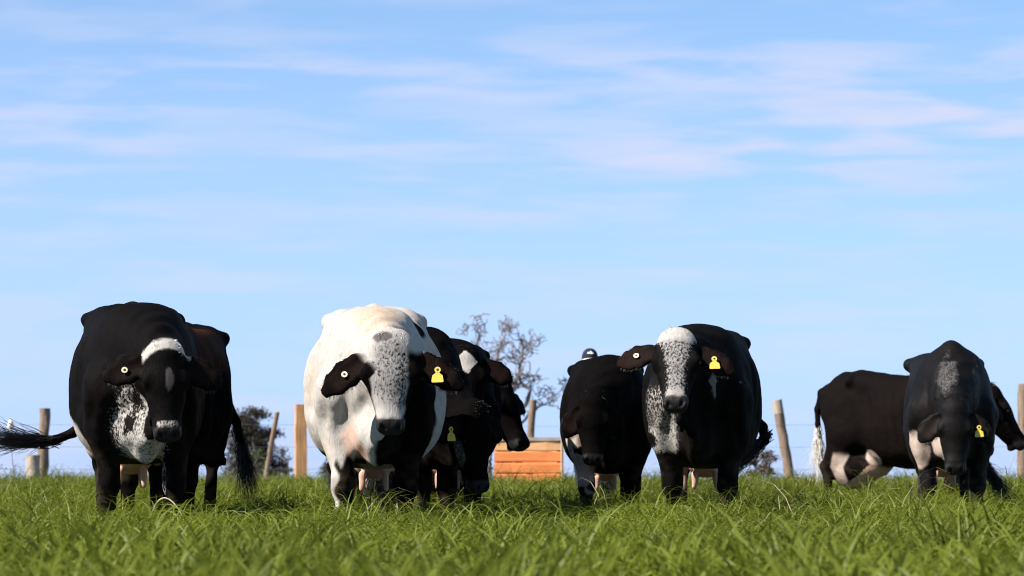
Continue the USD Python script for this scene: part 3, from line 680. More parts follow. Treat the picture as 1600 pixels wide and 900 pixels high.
def paint_h(c, V, N, hc, on):
    col = np.tile(BLACK, (len(V), 1)); x, y, z = V.T; a, l, n = hc.T
    w = np.interp(a, [-.1, .02, .08, .2, .32, .47], [.115, .115, .090, .066, .050, .056])
    bl = on * sstep(.028, -.022, np.abs(l + .0) - w + .03 * (fbm(V * 26, 2, 6) - .5)) * (n > -.115)
    top = sstep(.085, .045, a + .02 * (fbm(V * 30, 2, 3) - .5))
    face = np.tile(np.array([.25, .235, .23]), (len(V), 1)); c.speck = np.maximum(c.speck, (bl > 0) * (.80 - bl * (.80 - np.maximum((1 - top), .3) * np.interp(a, [0, .15, .4, .5], [.42, .485, .45, .2]))))
    face = mixc(face, WHITE * .8, sstep(.38, .45, a) * .7)
    col = mixc(col, mixc(face, WHITE, top), bl > .13)
    ch = (1 - on) * (x > .5) * sstep(-.38, -.31, y) * sstep(-.09, -.17, y) * sstep(1.10, .95, z) * sstep(.55, .62, z)
    ch = ch * sstep(.30, .48, fbm(V * 6, 3, 2)); col = mixc(col, WHITE * .9, ch > .13); c.speck = np.where(ch > 0, .80 - ch * (.80 - np.interp(z, [.6, .75, .95], [.36, .47, .53])), c.speck)
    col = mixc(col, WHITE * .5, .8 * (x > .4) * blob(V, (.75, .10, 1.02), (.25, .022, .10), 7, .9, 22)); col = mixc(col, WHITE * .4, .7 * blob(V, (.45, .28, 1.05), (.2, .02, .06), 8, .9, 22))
    for s, base, d, ww, nn, L in c.ear:
        q = V - base; e = (np.abs(q @ ww) < .12) * (np.abs(q @ nn) < .07) * sstep(.10, .16, q @ d) * ((q @ d) < L * 1.1)
        col = mixc(col, BROWN, .22 * e)
    return common_skin(c, V, N, hc, on, col, np.zeros(len(V)) + .05)
c = Cow(step=.0115, poll=(1.12, -.12, 1.355), down=(.50, .0, -.88), front=(1, 0, .6), ears=((.85, .48, -.1), (.97, .25, -.1)), ear_len=.27, hw=1.15, fw=1.30, belly=1.03, hump=.015, steps=(.05, -.08, .0, .05),
        tail=[(-.80, 0, 1.30), (-.91, .05, 1.20), (-.95, .16, 1.04), (-.95, .30, .89), (-.95, .39, .78), (-.94, .40, .69), (-.93, .34, .62)])
c.poll_mat = 'hair_white'
c.place('cow', 'black cow with a broad white blaze looking at the camera, tail curled out', 1.285, 19.2, -6, paint_h, tag_ear=1, button_ear=-1, seed=19, tuft=(0, -.22, .06))

# the two on the right
def paint_i(c, V, N, hc, on):
    col = np.tile(np.array([.0048, .0034, .0032]), (len(V), 1)); x, y, z = V.T
    W = mixc(np.tile(WHITE, (len(V), 1)), PINK, .45)
    col = mixc(col, W, (x < -.30) * (y < 0) * sstep(.66, .60, z) * sstep(.022, .0, np.abs(x + np.interp(z, [.1, .4, .5, .62], [.54, .58, .60, .54])) - .065))
    col = mixc(col, W, blob(V, (-.20, -.16, .60), (.10, .26, .08), 3, .2))
    col = mixc(col, np.array([.36, .17, .085]), .0 * z)
    return common_skin(c, V, N, hc, on, col, np.zeros(len(V)) + .03)
c = Cow(step=.0130, poll=(.95, .12, 1.29), hsize=1.22, down=(.40, .38, -.9), front=(.8, .6, .4), ears=((.8, .5, -.1), (.8, .5, -.1)), belly=1.0, bony=1.1, steps=(0, .10, .06, -.08), udder=1.75, dewlap=.4, size=.97,
        tail=[(-.80, 0, 1.29), (-.90, 0, 1.24), (-.945, 0, 1.08), (-.945, 0, .92), (-.94, 0, .78)])
c.switch_mat = 'hair_white'
c.place('cow', 'dark brown cow seen from the side with a full pink udder and white tail', 3.70, 27.0, 54, paint_i, seed=21)
def paint_j(c, V, N, hc, on):
    col = np.tile(BLACK, (len(V), 1)); x, y, z = V.T
    W = mixc(np.tile(WHITE, (len(V), 1)), PINK, .4)
    col = mixc(col, W, (1 - on) * blob(V, (.80, -.10, .70), (.2, .09, .20), 5, .35)); col = mixc(col, W, (1 - on) * blob(V, (.50, -.27, .66), (.20, .12, .17), 7, .25))
    crest = (1 - on) * np.maximum(blob(V, (.78, -.05, 1.18), (.30, .075, .17), 8, .6, 12), .8 * blob(V, (.62, .17, 1.12), (.30, .03, .20), 9, .6, 14))  # grey streaks on neck and shoulder, partly coat sheen painted into the colour
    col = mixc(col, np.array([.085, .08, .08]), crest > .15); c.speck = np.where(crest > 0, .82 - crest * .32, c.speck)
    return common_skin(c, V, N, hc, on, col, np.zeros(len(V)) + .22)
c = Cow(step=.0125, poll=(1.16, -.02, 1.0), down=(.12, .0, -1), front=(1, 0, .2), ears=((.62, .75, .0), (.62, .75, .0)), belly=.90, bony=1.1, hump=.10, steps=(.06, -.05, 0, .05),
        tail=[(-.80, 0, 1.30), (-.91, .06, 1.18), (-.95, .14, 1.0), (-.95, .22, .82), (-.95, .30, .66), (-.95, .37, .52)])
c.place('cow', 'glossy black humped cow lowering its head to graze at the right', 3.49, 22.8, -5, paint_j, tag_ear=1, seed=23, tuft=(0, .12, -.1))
# ------------------------------------------------------------------ fence
mottled('timber_grey', (.11, .075, .052), (.27, .195, .14), 3.0, .9, (14, 14, 1.2), .5, .01)
mottled('timber_orange', (.34, .16, .06), (.58, .33, .16), 3.0, .85, (16, 16, 1.0), .5, .008)
mottled('timber_pale', (.26, .20, .15), (.42, .35, .28), 3.0, .9, (14, 14, 1.5), .5, .01)
simple('wire', (.16, .15, .14), .5, .5, metallic=.6)
YF = 45.0
def post(px_top, py_top, px_base, r, label, mat, d=YF, square=False, seed=0, cut=0.0, name='fence_post', base_z=None, pale_top=None):
    top = at(px_top, py_top, d); b = at(px_base, 740, d); gz = float(ground_z(b[0], d))
    # follow the post's slant down to the ground
    s = (top[2] - gz) / max(top[2] - b[2], .05); base = np.array([top[0] + (b[0] - top[0]) * s, d, gz - .25 * 1])
    rng = np.random.default_rng(seed)
    path = thing(name, label, 'fence post' if name == 'fence_post' else name.replace('_', ' '), (base[0], base[1], gz))
    ax = top - base; L = np.linalg.norm(ax); n = 14
    t = np.linspace(0, 1, n)[:, None]; c = (base - [base[0], base[1], gz]) + ax * t
    c[1:-1] += rng.normal(0, r * .05, (n - 2, 3)) * [1, 1, 0]
    sides = 4 if square else 12
    a = np.arange(sides) * 2 * np.pi / sides + (np.pi / 4 + .22 if square else 0)
    rr = r * (1.41 if square else 1) * (1 + (0 if square else .06) * rng.normal(size=(n, sides)) * 1.0)
    if not square: rr = rr * (1.06 - .12 * t)
    V = c[:, None] + np.stack([rr * np.cos(a), rr * np.sin(a), 0 * rr], -1)
    V[-1, :, 2] += cut * r * np.cos(a); V = V.reshape(-1, 3)
    i, j = np.meshgrid(np.arange(n - 1), np.arange(sides), indexing='ij'); k, k2 = (i * sides + j).ravel(), (i * sides + (j + 1) % sides).ravel()
    F = np.vstack([np.stack([k, k2, k2 + sides], 1), np.stack([k, k2 + sides, k + sides], 1)])
    V = np.vstack([V, V[-sides:].mean(0) + [0, 0, .004]]); e = (n - 1) * sides + np.arange(sides); F = np.vstack([F, np.stack([np.full(sides, len(V) - 1), e, (n - 1) * sides + (np.arange(sides) + 1) % sides], 1)])
    obj('shaft', (V, F), mat, path, 40)
    if pale_top:
        tt = np.array([c[-1] - ax / L * pale_top, c[-1] + ax / L * .015]); obj('sawn_end', tube(tt, r * 1.03, 12), 'timber_pale', path, 40)
    return top, base
posts = [post(70, 638, 66, .088, 'round weathered fence post behind the swishing black tail', 'timber_grey', seed=1),
         post(470, 632, 470, .088, 'square orange brown fence post left of the white cow', 'timber_orange', square=True, seed=2),
         post(833, 625, 824, .062, 'grey fence post leaning behind the orange box', 'timber_grey', seed=3, d=47),
         post(1214, 627, 1236, .078, 'leaning fence post with a pale sawn top right of the white blazed cow', 'timber_grey', seed=4, cut=.5, pale_top=.20),
         post(1599, 600, 1598, .088, 'tall grey fence post at the right edge', 'timber_grey', seed=5)]
post(433, 644, 413, .040, 'thin crooked pole leaning in front of the dark bushy tree', 'timber_grey', seed=6, name='leaning_pole')
post(52, 711, 52, .115, 'short pale stump beside the round fence post', 'timber_pale', seed=7, name='tree_stump', d=44.6)
post(878, 640, 878, .016, 'thin pale stake standing at the corner of the orange box', 'timber_pale', d=37.6, seed=8, name='stake')
words = ['lowest', 'middle', 'top']
for k, z in enumerate((.45, .80, 1.15)):
    pts = [[-14, YF + .1, z + float(ground_z(-14, YF))]]
    for top, base in posts:
        f = z / 1.45; q = base + (top - base) * min(f, .95); pts.append([q[0], q[1] - .09, float(ground_z(q[0], YF)) + z])
    pts.append([14, YF + .1, z + float(ground_z(14, YF))])
    tag(stage.GetPrimAtPath(obj('fence_wire', tube(pts, .0022, 5), 'wire')), f'{words[k]} of the three thin grey wires strung along the fence posts', 'fence wire')

# ------------------------------------------------------------------ orange box of planks
mottled('orange_paint', (.62, .175, .048), (.74, .26, .085), 2.2, .62, (1.5, 6, 14), .25, .004)
mottled('orange_worn', (.55, .27, .12), (.72, .40, .19), 2.6, .75, (2, 6, 10), .3, .004)
mottled('rail_grey', (.24, .20, .18), (.40, .35, .31), 6, .6, bump=.2)
def board(w, h, t, seed):
    "a plank with eased edges, slightly bowed"
    rng = np.random.default_rng(seed); e = .011
    prof = np.array([(-t / 2, -h / 2 + e), (-t / 2 + e, -h / 2), (t / 2, -h / 2), (t / 2, h / 2), (-t / 2 + e, h / 2), (-t / 2, h / 2 - e)])
    xs = np.linspace(-w / 2, w / 2, 5); V = []
    bow = rng.normal(0, .004, 5)
    for x, b in zip(xs, bow): V.append(np.column_stack([np.full(6, x), prof[:, 0] + b, prof[:, 1] + b * .5]))
    V = np.vstack(V); F = []
    for i in range(4):
        for j in range(6):
            a, b = i * 6 + j, i * 6 + (j + 1) % 6; F += [(a, b, b + 6), (a, b + 6, a + 6)]
    for j in range(1, 5): F += [(0, j + 1, j), (24, 24 + j, 24 + j + 1)]
    return V, np.array(F)
d = 38.0
xl, xr = at(772, 700, d)[0], at(881, 700, d)[0]; bw = xr - xl; bx = (xl + xr) / 2; gz = float(ground_z(bx, d)); ztop = at(820, 688, d)[2] - gz
box = thing('plank_box', 'orange wooden plank box with grey top rail between the cows', 'crate', (bx, d, gz))
pitch, depth = .147, 1.1
nb = int(ztop / pitch)
for k in range(nb):
    zc = ztop - pitch * (k + .5)
    for q, (yy, rot, ww) in enumerate(((0, 0, bw), (depth, 180, bw), (depth / 2, 90, depth - .07), (depth / 2, 270, depth - .07))):
        V, F = board(ww - (.004 if q < 2 else .0), pitch - .013, .030, 50 + k * 4 + q)
        a = math.radians(rot); R = np.array([[math.cos(a), -math.sin(a), 0], [math.sin(a), math.cos(a), 0], [0, 0, 1]])
        zc2 = zc - (0 if q == 0 else pitch / 2 if k < nb - 1 else pitch * .25)
        off = np.array([0, yy, zc2]) if q < 2 else np.array([(bw / 2 - .02) * (1 if rot == 90 else -1), yy, zc2])
        obj('plank', (V @ R.T + off, F), 'orange_worn' if k in (0, nb - 1) else 'orange_paint', box)
for sx in (-1, 1):
    for yy in (.045, depth - .045):
        m = trimesh.creation.box((.06, .055, ztop - .01)); m.apply_translation((sx * (bw / 2 - .068), yy, ztop / 2)); obj('corner_post', m, 'orange_worn', box)
for yy, w2, d2 in ((.0, bw + .03, .07), (depth, bw + .03, .07)):
    m = trimesh.creation.box((w2, d2, .035)); m.apply_translation((0, yy, ztop + .021)); obj('top_rail', m, 'rail_grey', box)
for sx in (-1, 1):
    m = trimesh.creation.box((.07, depth - .075, .035)); m.apply_translation((sx * (bw / 2 - .02), depth / 2, ztop + .021)); obj('top_rail', m, 'rail_grey', box)
m = trimesh.creation.box((bw - .14, depth - .14, .03)); m.apply_translation((0, depth / 2, ztop - pitch * nb + .02)); obj('floor_board', m, 'orange_worn', box)

# ------------------------------------------------------------------ trees, bushes and weeds
mottled('bark_grey', (.10, .085, .085), (.22, .19, .185), 14, .95, (1, 1, .3), .6, .02)
mottled('bark_dark', (.045, .034, .028), (.11, .085, .07), 10, .95, (1, 1, .3), .6, .02)
def leaf_mat(name, c1, c2, c3):
    usdkit.material(stage, f'/World/Looks/{name}', {'g': ('geometry', {}), 'r': ('rgb_ramp', {'ramp': [(0, c1), (.6, c2), (1, c3)]}), 'p': ('principled_bsdf', {'roughness': .6, 'specular_ior_level': .25}), 't': ('translucent_bsdf', {}), 'm': ('mix_closure', {'fac': .25})},
        [('g.random_per_island', 'r.fac'), ('r.color', 'p.base_color'), ('r.color', 't.color'), ('p.BSDF', 'm.closure1'), ('t.BSDF', 'm.closure2')], surface='m.closure')
leaf_mat('leaf_dark', (.045, .040, .030), (.105, .085, .065), (.21, .135, .085))
leaf_mat('leaf_rust', (.12, .08, .04), (.34, .18, .06), (.52, .38, .15))
leaf_mat('leaf_grey', (.10, .10, .095), (.24, .23, .22), (.60, .57, .53))
leaf_mat('leaf_green', (.05, .08, .015), (.11, .16, .03), (.19, .24, .05))
def leaves(rng, pts, size, flat=.5):
    n = len(pts); s = size * rng.uniform(.6, 1.4, (n, 1)); u = rng.normal(0, 1, (n, 3)); u /= np.linalg.norm(u, axis=1, keepdims=True)
    w = np.cross(u, rng.normal(0, 1, (n, 3)) + [0, 0, 1.5 * flat]); w /= np.linalg.norm(w, axis=1, keepdims=True)
    V = np.stack([pts - u * s, pts + w * s * .45, pts + u * s, pts - w * s * .45], 1).reshape(-1, 3); k = 4 * np.arange(n)
    return V, np.vstack([np.stack([k, k + 1, k + 2], 1), np.stack([k, k + 2, k + 3], 1)])
def limbs(rng, start, direction, length, radius, depth, out, gnarl=.45, up=.15, kids=(2, 4), shrink=.68):
    n = 9; p = [np.asarray(start, float)]; d = unit(direction)
    for i in range(n):
        d = unit(d + rng.normal(0, gnarl, 3) * .55 + [0, 0, up * .3]); p.append(p[-1] + d * length / n)
    p = np.array(p); r = np.linspace(radius, radius * .62, n + 1); out.append((depth, p, r))
    if depth == 0: return
    for k in range(rng.integers(*kids) + (1 if depth > 1 else 0)):
        i = rng.integers(n // 3, n + 1) if k else n
        dd = unit(p[min(i, n)] - p[min(i, n) - 1] + rng.normal(0, .75, 3))
        limbs(rng, p[i], dd, length * shrink * rng.uniform(.75, 1.15), r[i] * (.85 if k == 0 else .62), depth - 1, out, gnarl, up, kids, shrink)
# bare gnarled tree in the middle
rng = np.random.default_rng(42); d = 62.0; b = at(790, 740, d); gz = float(ground_z(b[0], d)); out = []
tree = thing('bare_tree', 'bare gnarled tree without leaves behind the black cows', 'tree', (b[0], d, gz))
P1 = np.array([[0, 0, -.2], [.03, 0, .45], [-.04, .05, .95]])
trunk_path = np.array([at(802, 742, d), at(806, 700, d), at(808, 650, d)]) - [b[0], d, gz]; trunk_path[0, 2] = -.2
out.append((9, trunk_path, np.array([.10, .08, .065])))
main1 = np.array([at(808, 650, d), at(824, 625, d), at(829, 609, d), at(812, 595, d), at(812, 571, d), at(818, 549, d), at(812, 531, d)]) - [b[0], d, gz]; main1[:, 1] += [0, .05, .1, .05, -.1, -.15, -.2]
main2 = np.array([at(808, 650, d), at(796, 622, d), at(806, 599, d), at(786, 597, d), at(774, 571, d), at(780, 544, d), at(790, 522, d)]) - [b[0], d, gz]; main2[:, 1] += [0, -.1, -.15, 0, .15, .3, .35]
main3 = np.array([at(806, 690, d), at(820, 655, d), at(845, 634, d), at(872, 625, d)]) - [b[0], d, gz]; main3[:, 1] += [0, .1, .25, .4]
main4 = np.array([at(796, 622, d), at(770, 606, d), at(752, 580, d), at(742, 553, d), at(748, 529, d)]) - [b[0], d, gz]; main4[:, 1] += [-.1, -.25, -.4, -.3, -.4]
for m, r0, r1 in ((main1, .050, .020), (main2, .048, .018), (main3, .035, .012), (main4, .038, .014)):
    t = np.linspace(0, 1, len(m)); tt = np.linspace(0, 1, 16); mm = np.stack([PchipInterpolator(t, m[:, k])(tt) for k in range(3)], 1); mm[1:-1] += rng.normal(0, .012, (14, 3)); r = np.linspace(r0, r1, 16)
    out.append((8, mm, r))
    for k in range(14 if m is not main3 else 5):
        i = rng.integers(4, 16); outw = mm[i] - np.array([0, 0, 2.2]); limbs(rng, mm[i], unit(rng.normal(0, .8, 3) + [0, 0, .35] + .25 * outw), rng.uniform(.26, .54), r[i] * .6, 2, out, gnarl=.6, up=.25, kids=(2, 4), shrink=.66)
obj('trunk', tube(out[0][1], out[0][2], 10), 'bark_grey', tree, True)
for k in range(1, len(out)):
    if out[k][0] == 8: obj('limb', tube(out[k][1], out[k][2], 8), 'bark_grey', tree, True)
obj('twigs', join([tube(p, np.maximum(r, .0090), 5) for dep, p, r in out if dep < 8]), 'bark_grey', tree, True)

def pad_tree(name, label, category, px, py_top, d, width, pads, seed, leaf, bark, size, density, group=None, stems=3, extra=None):
    "stems that carry flat, uneven pads of small leaves"
    rng = np.random.default_rng(seed); b = at(px, 740, d); gz = float(ground_z(b[0], d)); H = at(px, py_top, d)[2] - gz
    path = thing(name, label, category, (b[0], d, gz), group=group)
    tips, br = [], []
    for k in range(pads):
        z = H * (1 - .80 * (k / max(pads - 1, 1)) ** .8 * rng.uniform(.8, 1.0)); r = width * (.35 + .65 * rng.random()) * (1.05 - .5 * z / H); a = rng.uniform(0, 6.283)
        tips.append((np.array([r * math.cos(a), .6 * r * math.sin(a), z - .06 * H]), width * rng.uniform(.18, .42), H * rng.uniform(.035, .075)))
    st = [(np.array([rng.normal(0, width * .12), 0, -.1]), np.array([rng.normal(0, width * .3), rng.normal(0, .1), H * .75])) for _ in range(stems)]
    tr = []
    for s0, s1 in st:
        t = np.linspace(0, 1, 8)[:, None]; tr.append(tube(s0 + (s1 - s0) * t + rng.normal(0, .03 * H, (8, 3)) * t * (1 - t) * 3, np.linspace(.035 * H, .012 * H, 8), 8))
    pts = []
    for c, rx, rz in tips:
        s0, s1 = st[rng.integers(stems)]; j = s0 + (s1 - s0) * min(.95, max(.15, c[2] / H * .8)); t = np.linspace(0, 1, 6)[:, None]
        br.append(tube(j + (c - j) * t + np.array([0, 0, .08 * H]) * t * (1 - t), np.linspace(.014 * H, .005 * H, 6), 5))
        n = int(density * rx * rx * 40); q = rng.normal(0, 1, (n, 3)); q /= np.linalg.norm(q, axis=1, keepdims=True); q *= rng.random((n, 1)) ** .45
        q = c + q * [rx, rx, rz] + rng.normal(0, rz * .4, (n, 3)); keep = fbm(q * (5 / max(width, .4)), 3, seed) > .33; pts.append(q[keep])
    obj('trunk', join(tr + br), bark, path, True)
    pts = np.vstack(pts); cut = rng.random(len(pts))
    tag(stage.GetPrimAtPath(obj('crown', leaves(rng, pts, size), leaf, path)), kind='stuff')
    return path
pad_tree('bushy_tree', 'dark bushy tree with flat layered foliage behind the leaning pole', 'tree', 392, 634, 74, .95, 40, 3, 'leaf_dark', 'bark_dark', .034, 125, stems=3)
pad_tree('bush', 'low green bush at the foot of the dark bushy tree', 'bush', 396, 700, 66, .38, 10, 4, 'leaf_green', 'bark_dark', .030, 150)
pad_tree('bush', 'grey dry bush under the dark bushy tree beside the black cow', 'bush', 372, 688, 58, .45, 16, 6, 'leaf_grey', 'bark_dark', .026, 130)
pad_tree('bush', 'low blue grey bush between the orange post and the white cow', 'bush', 508, 722, 80, .50, 14, 7, 'leaf_dark', 'bark_dark', .03, 120)
pad_tree('bush', 'dark round bush just left of the orange brown post', 'bush', 446, 700, 76, .42, 14, 8, 'leaf_dark', 'bark_dark', .032, 150)
pad_tree('bush', 'rust coloured bush behind the curled tail of the blazed cow', 'bush', 1190, 697, 47, .30, 22, 9, 'leaf_rust', 'bark_dark', .020, 420)
pad_tree('bush', 'pale grey weed bush left of the orange box', 'bush', 764, 690, 39.5, .15, 14, 10, 'leaf_grey', 'bark_grey', .020, 260)
# dry weeds along the fence
def weed(rng, h):
    st, hd = [], []
    for k in range(9):
        a = rng.uniform(0, 6.283); L = h * rng.uniform(.5, 1); lean = rng.uniform(.05, .5); t = np.linspace(0, 1, 6)[:, None]
        p = np.array([math.cos(a), math.sin(a), 0]) * (lean * L) * t ** 1.6 + np.array([0, 0, L]) * t * (1 - .12 * t); st.append(tube(p, np.linspace(.006, .003, 6), 4))
        q = p[rng.integers(2, 6, 16)] + rng.normal(0, .022, (16, 3)); hd.append(q)
    return join(st), leaves(rng, np.vstack(hd), .014)
WEEDS = [(24, 36, .62, 'tall thin dry weed below the white plume'), (6, 33, .48, 'dry weed at the left edge under the tail tip'), (92, 40, .42, 'low dry weed between the round post and the speckled cow'),
         (104, 37, .36, 'shortest dry weed right of the round fence post'), (378, 30, .55, 'dry weed beside the hanging black tail'), (388, 34, .62, 'tallest grey weed right of the hanging black tail'),
         (366, 33, .62, 'grey weed directly behind the hanging black tail'), (757, 36, .6, 'grey weed left of the orange box near the grazing head'), (770, 35, .5, 'grey weed before the left corner of the orange box'),
         (1180, 34, .50, 'dry weed left in front of the rust coloured bush'), (1206, 36, .42, 'dry weed right in front of the rust coloured bush'), (1248, 33, .40, 'dry weed at the foot of the leaning fence post'),
         (1402, 33, .45, 'dry weed under the belly of the dark brown cow'), (1562, 31, .42, 'dry weed right of the humped cow')]
for k, (px, d, h, said) in enumerate(WEEDS):
    rng = np.random.default_rng(300 + k); x = at(px, 740, d)[0]
    path = thing('dry_weed', said, 'weed', (x, d, float(ground_z(x, d))), group='dry weeds standing in the grass before the fence')
    a, b = weed(rng, h); tag(stage.GetPrimAtPath(obj('stalks', a, 'bark_grey', path)), kind='stuff'); tag(stage.GetPrimAtPath(obj('seed_heads', b, 'leaf_grey', path)), kind='stuff')
# white plume far left
x = at(17, 700, 36)[0]; gz = float(ground_z(x, 36)); z1 = at(17, 658, 36)[2] - gz
path = thing('white_plume', 'single fluffy white seed plume on a thin stalk at the far left', 'plant', (x, 36, gz))
t = np.linspace(0, 1, 8)[:, None]; stalk = np.array([[.10, 0, 0]]) * (1 - t) ** 2 + np.array([[0, 0, z1]]) * t
obj('stalk', tube(stalk, .005, 5), 'bark_grey', path)
rng = np.random.default_rng(9); st, wd = [], []
pl = trimesh.creation.icosphere(3, 1.0); pv = pl.vertices; pv = pv * [.036, .036, .085] * (.8 + .5 * fbm(pv * 3, 3, 4))[:, None] + stalk[-1] - [.01, 0, .07]
simple('plume_white', (.72, .70, .68), .9, .1); obj('seed_plume', (pv, pl.faces), 'plume_white', path, True)
for k in range(300):
    s0 = stalk[-1] - [0, 0, rng.uniform(0, .15)]; dd = unit(rng.normal(0, 1, 3) * [1, 1, .4] + [-.3, 0, .9]); tt = np.linspace(0, 1, 4)[:, None]; st.append(s0 + dd * tt * rng.uniform(.02, .06)); wd.append(np.linspace(.005, .002, 4))
curves('plume', st, wd, 'hair_white', path)
# pale bent stem in the grass before the front left cow
c0 = at(232, 786, 15.6); c1 = at(300, 792, 15.5); t = np.linspace(0, 1, 20)[:, None]
g0, g1 = float(ground_z(c0[0], c0[1])), float(ground_z(c1[0], c1[1]))
arc = np.array([c0[0], c0[1], g0]) * (1 - t) + np.array([c1[0], c1[1], g1]) * t; arc[:, 2] += (.315 * np.sin(np.pi * t ** .7) ** .5)[:, 0]
tag(stage.GetPrimAtPath(obj('bent_stem', tube(arc, np.linspace(.0045, .0025, 20), 6), 'straw', smooth=True)), 'pale dry stem bent over in an arch below the front left cow', 'stem')

# ------------------------------------------------------------------ the man behind the cows
simple('skin', (.36, .19, .12), .55, .35); simple('cap_navy', (.012, .013, .028), .8, .2); simple('cap_white', (.75, .73, .68), .7, .2)
mottled('shirt', (.05, .07, .13), (.07, .10, .17), 30, .85); mottled('jeans', (.010, .012, .020), (.016, .02, .032), 40, .9); simple('boot', (.04, .028, .02), .6, .3); simple('man_hair', (.012, .009, .008), .7, .3)
mp = at(922, 700, 31.5); gz = float(ground_z(mp[0], 31.5)); man = thing('person', 'person in a dark navy cap with white brim standing behind the cow', 'person', (mp[0], 31.5, gz), 180)
# built facing +y; turned to face the camera
U = (1, 0, 0)
S = Skin((-.42, -.22, .0), (.42, .26, 1.84), .0125)
S.limb((0, .0, 1.66), (0, .012, 1.70), (.072, .090), (.074, .088), u=U, k=.03); S.limb((0, .03, 1.595), (0, .035, 1.63), (.050, .062), (.064, .075), u=U, k=.03)
S.limb((0, .105, 1.655), (0, .118, 1.635), .014, .018, k=.012); S.limb((-.022, .090, 1.60), (.022, .090, 1.60), .012, k=.012); S.limb((0, .085, 1.572), (0, .088, 1.575), .024, k=.02)
for s in (-1, 1):
    S.limb((.078 * s, -.005, 1.68), (.080 * s, -.012, 1.63), (.012, .026), (.010, .018), u=U, k=.012); S.limb((.031 * s, .098, 1.662), (.033 * s, .098, 1.662), .014, k=.01, cut=True)
S.chain([(0, -.01, 1.58), (0, -.015, 1.48)], [.056, .066], k=.03)
S.chain([(0, -.01, 1.42), (0, 0, 1.22), (0, 0, 1.02), (0, -.01, .92)], [(.19, .105), (.165, .11), (.155, .105), (.165, .115)], u=U, k=.06)
for s in (-1, 1):
    S.chain([(.17 * s, -.01, 1.44), (.225 * s, -.015, 1.36), (.255 * s, -.02, 1.12), (.265 * s, .05, .87)], [.06, .062, .046, .032], k=.03)
    S.chain([(.09 * s, 0, .92), (.10 * s, .01, .50), (.11 * s, -.01, .09)], [.092, .062, .046], k=.05); S.limb((.11 * s, -.02, .05), (.12 * s, .13, .035), (.045, .045), (.042, .03), u=U, k=.04)
    S.limb((.268 * s, .058, .845), (.270 * s, .075, .775), (.020, .042), (.018, .040), u=U, k=.02)
V, F = S.surface(); V = relax(V, F, 2); N = vnormals(V, F); obj('body', (V, F), 'skin', man, normals=N)
for s in (-1, 1):   # fingers and thumb, relaxed
    for k in range(4):
        y0 = .105 - .021 * k; L = (.062, .072, .068, .052)[k]; p0 = np.array([.270 * s, y0 + .004, .765]); p1 = p0 + [-.004 * s, .004, -L * .55]; p2 = p1 + [-.018 * s, 0, -L * .42]
        obj('finger', tube([p0 + [0, -.003, .02], p0, p1, p2], [.008, .009, .0085, .0065], 8), 'skin', man, True)
    obj('thumb', tube([(.262 * s, .098, .835), (.250 * s, .122, .805), (.246 * s, .128, .772)], [.012, .011, .008], 8), 'skin', man, True)
    e = trimesh.creation.icosphere(2, .0115); e.apply_translation((.032 * s, .086, 1.662)); obj('eye', e, 'eye', man, True)
def cloth(name, mat, keep, grow, bottom):
    m = keep(V)[F].all(1); f = F[m]; used = np.unique(f); new = np.full(len(V), -1); new[used] = np.arange(len(used)); f = new[f]; v = V[used] + N[used] * (grow + .004 * fbm(V[used] * 12, 2, 3)[:, None])
    obj(name, (v, f), mat, man, True)
cloth('shirt', 'shirt', lambda v: (v[:, 2] > .90) & (v[:, 2] < 1.50) & ((np.abs(v[:, 0]) < .20) | (v[:, 2] > 1.16)), .009, .9)
cloth('trousers', 'jeans', lambda v: (v[:, 2] < .98) & (v[:, 2] > .085) & (np.abs(v[:, 0]) < .215), .007, .1)
cloth('boots', 'boot', lambda v: v[:, 2] < .12, .006, 0)
hair = lambda v: (v[:, 2] > 1.60) & (v[:, 1] < .035 - (v[:, 2] < 1.66) * .03)
cloth('hair', 'man_hair', hair, .004, 0)
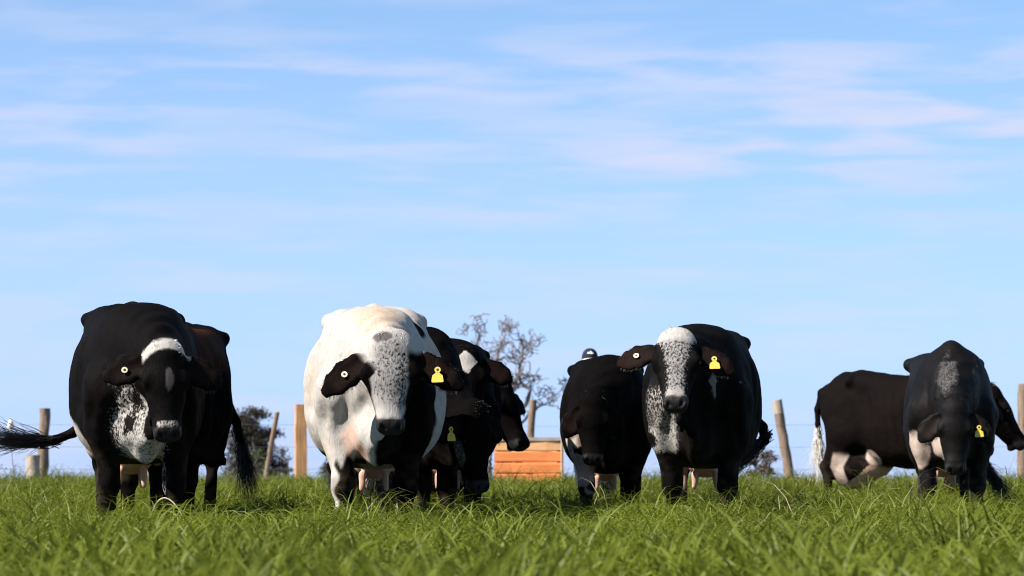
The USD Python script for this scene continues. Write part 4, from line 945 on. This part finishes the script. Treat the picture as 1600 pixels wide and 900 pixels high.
# cap: crown, brim with a white edge, white emblem
n, m_ = 32, 10; a = np.linspace(0, 2 * np.pi, n, endpoint=False)[:, None]; e = np.linspace(0, np.pi / 2, m_)[None]
C = np.stack([.090 * np.cos(a) * np.cos(e) ** .85, .003 + .105 * np.sin(a) * np.cos(e) ** .85, 1.688 + .112 * np.sin(e) + 0 * a], -1).reshape(-1, 3)
i, j = np.meshgrid(np.arange(n), np.arange(m_ - 1), indexing='ij'); k0, k1 = (i * m_ + j).ravel(), (((i + 1) % n) * m_ + j).ravel()
cap = obj('cap', (C, np.stack([k0, k1, k1 + 1, k0 + 1], 1)), 'cap_navy', man, True)
def brim(r0, r1, y0, mat, th, dz):
    aa = np.linspace(.16, np.pi - .16, 22); V_ = []
    for th_ in (0, th):
        for rr in (r0, r1): V_ += [(.092 * np.cos(q) * (1 + .10 * rr), .003 + .100 * np.sin(q) + rr * .075 * np.sin(q), 1.694 + dz - th_ - .022 * rr - .020 * np.cos(q) ** 2 * rr) for q in aa]
    V_ = np.array(V_); nn = 22; F_ = []
    for q in range(nn - 1):
        for A, B in ((0, nn), (nn, 3 * nn), (3 * nn, 2 * nn), (2 * nn, 0)): F_ += [(A + q, A + q + 1, B + q + 1), (A + q, B + q + 1, B + q)]
    return V_, np.array(F_)
obj('brim', brim(0, .86, 0, None, .004, 0), 'cap_navy', cap); obj('brim_trim', brim(.80, 1.0, 0, None, .018, .006), 'cap_white', cap)
from shapely.geometry import Polygon
parts = []
for poly in ([(-.032, .002), (-.004, .002), (.000, .012), (-.014, .018), (-.030, .014)], [(.002, .000), (.018, -.004), (.026, .010), (.014, .026), (.004, .030), (-.004, .020)], [(.026, -.002), (.036, -.002), (.038, .010), (.029, .012)]):
    mm = trimesh.creation.extrude_polygon(Polygon(poly), .006, engine='earcut'); v = mm.vertices
    x, z = -v[:, 0], 1.735 + v[:, 1]; ee = np.arcsin(np.clip((z - 1.688) / .112, 0, 1)); y = .003 + .105 * np.sqrt(np.maximum(0, (np.cos(ee) ** .85) ** 2 - (x / .090) ** 2)) - .002 + v[:, 2]
    parts.append((np.stack([x, y, z], 1), mm.faces))
obj('emblem', join(parts), 'cap_white', cap)
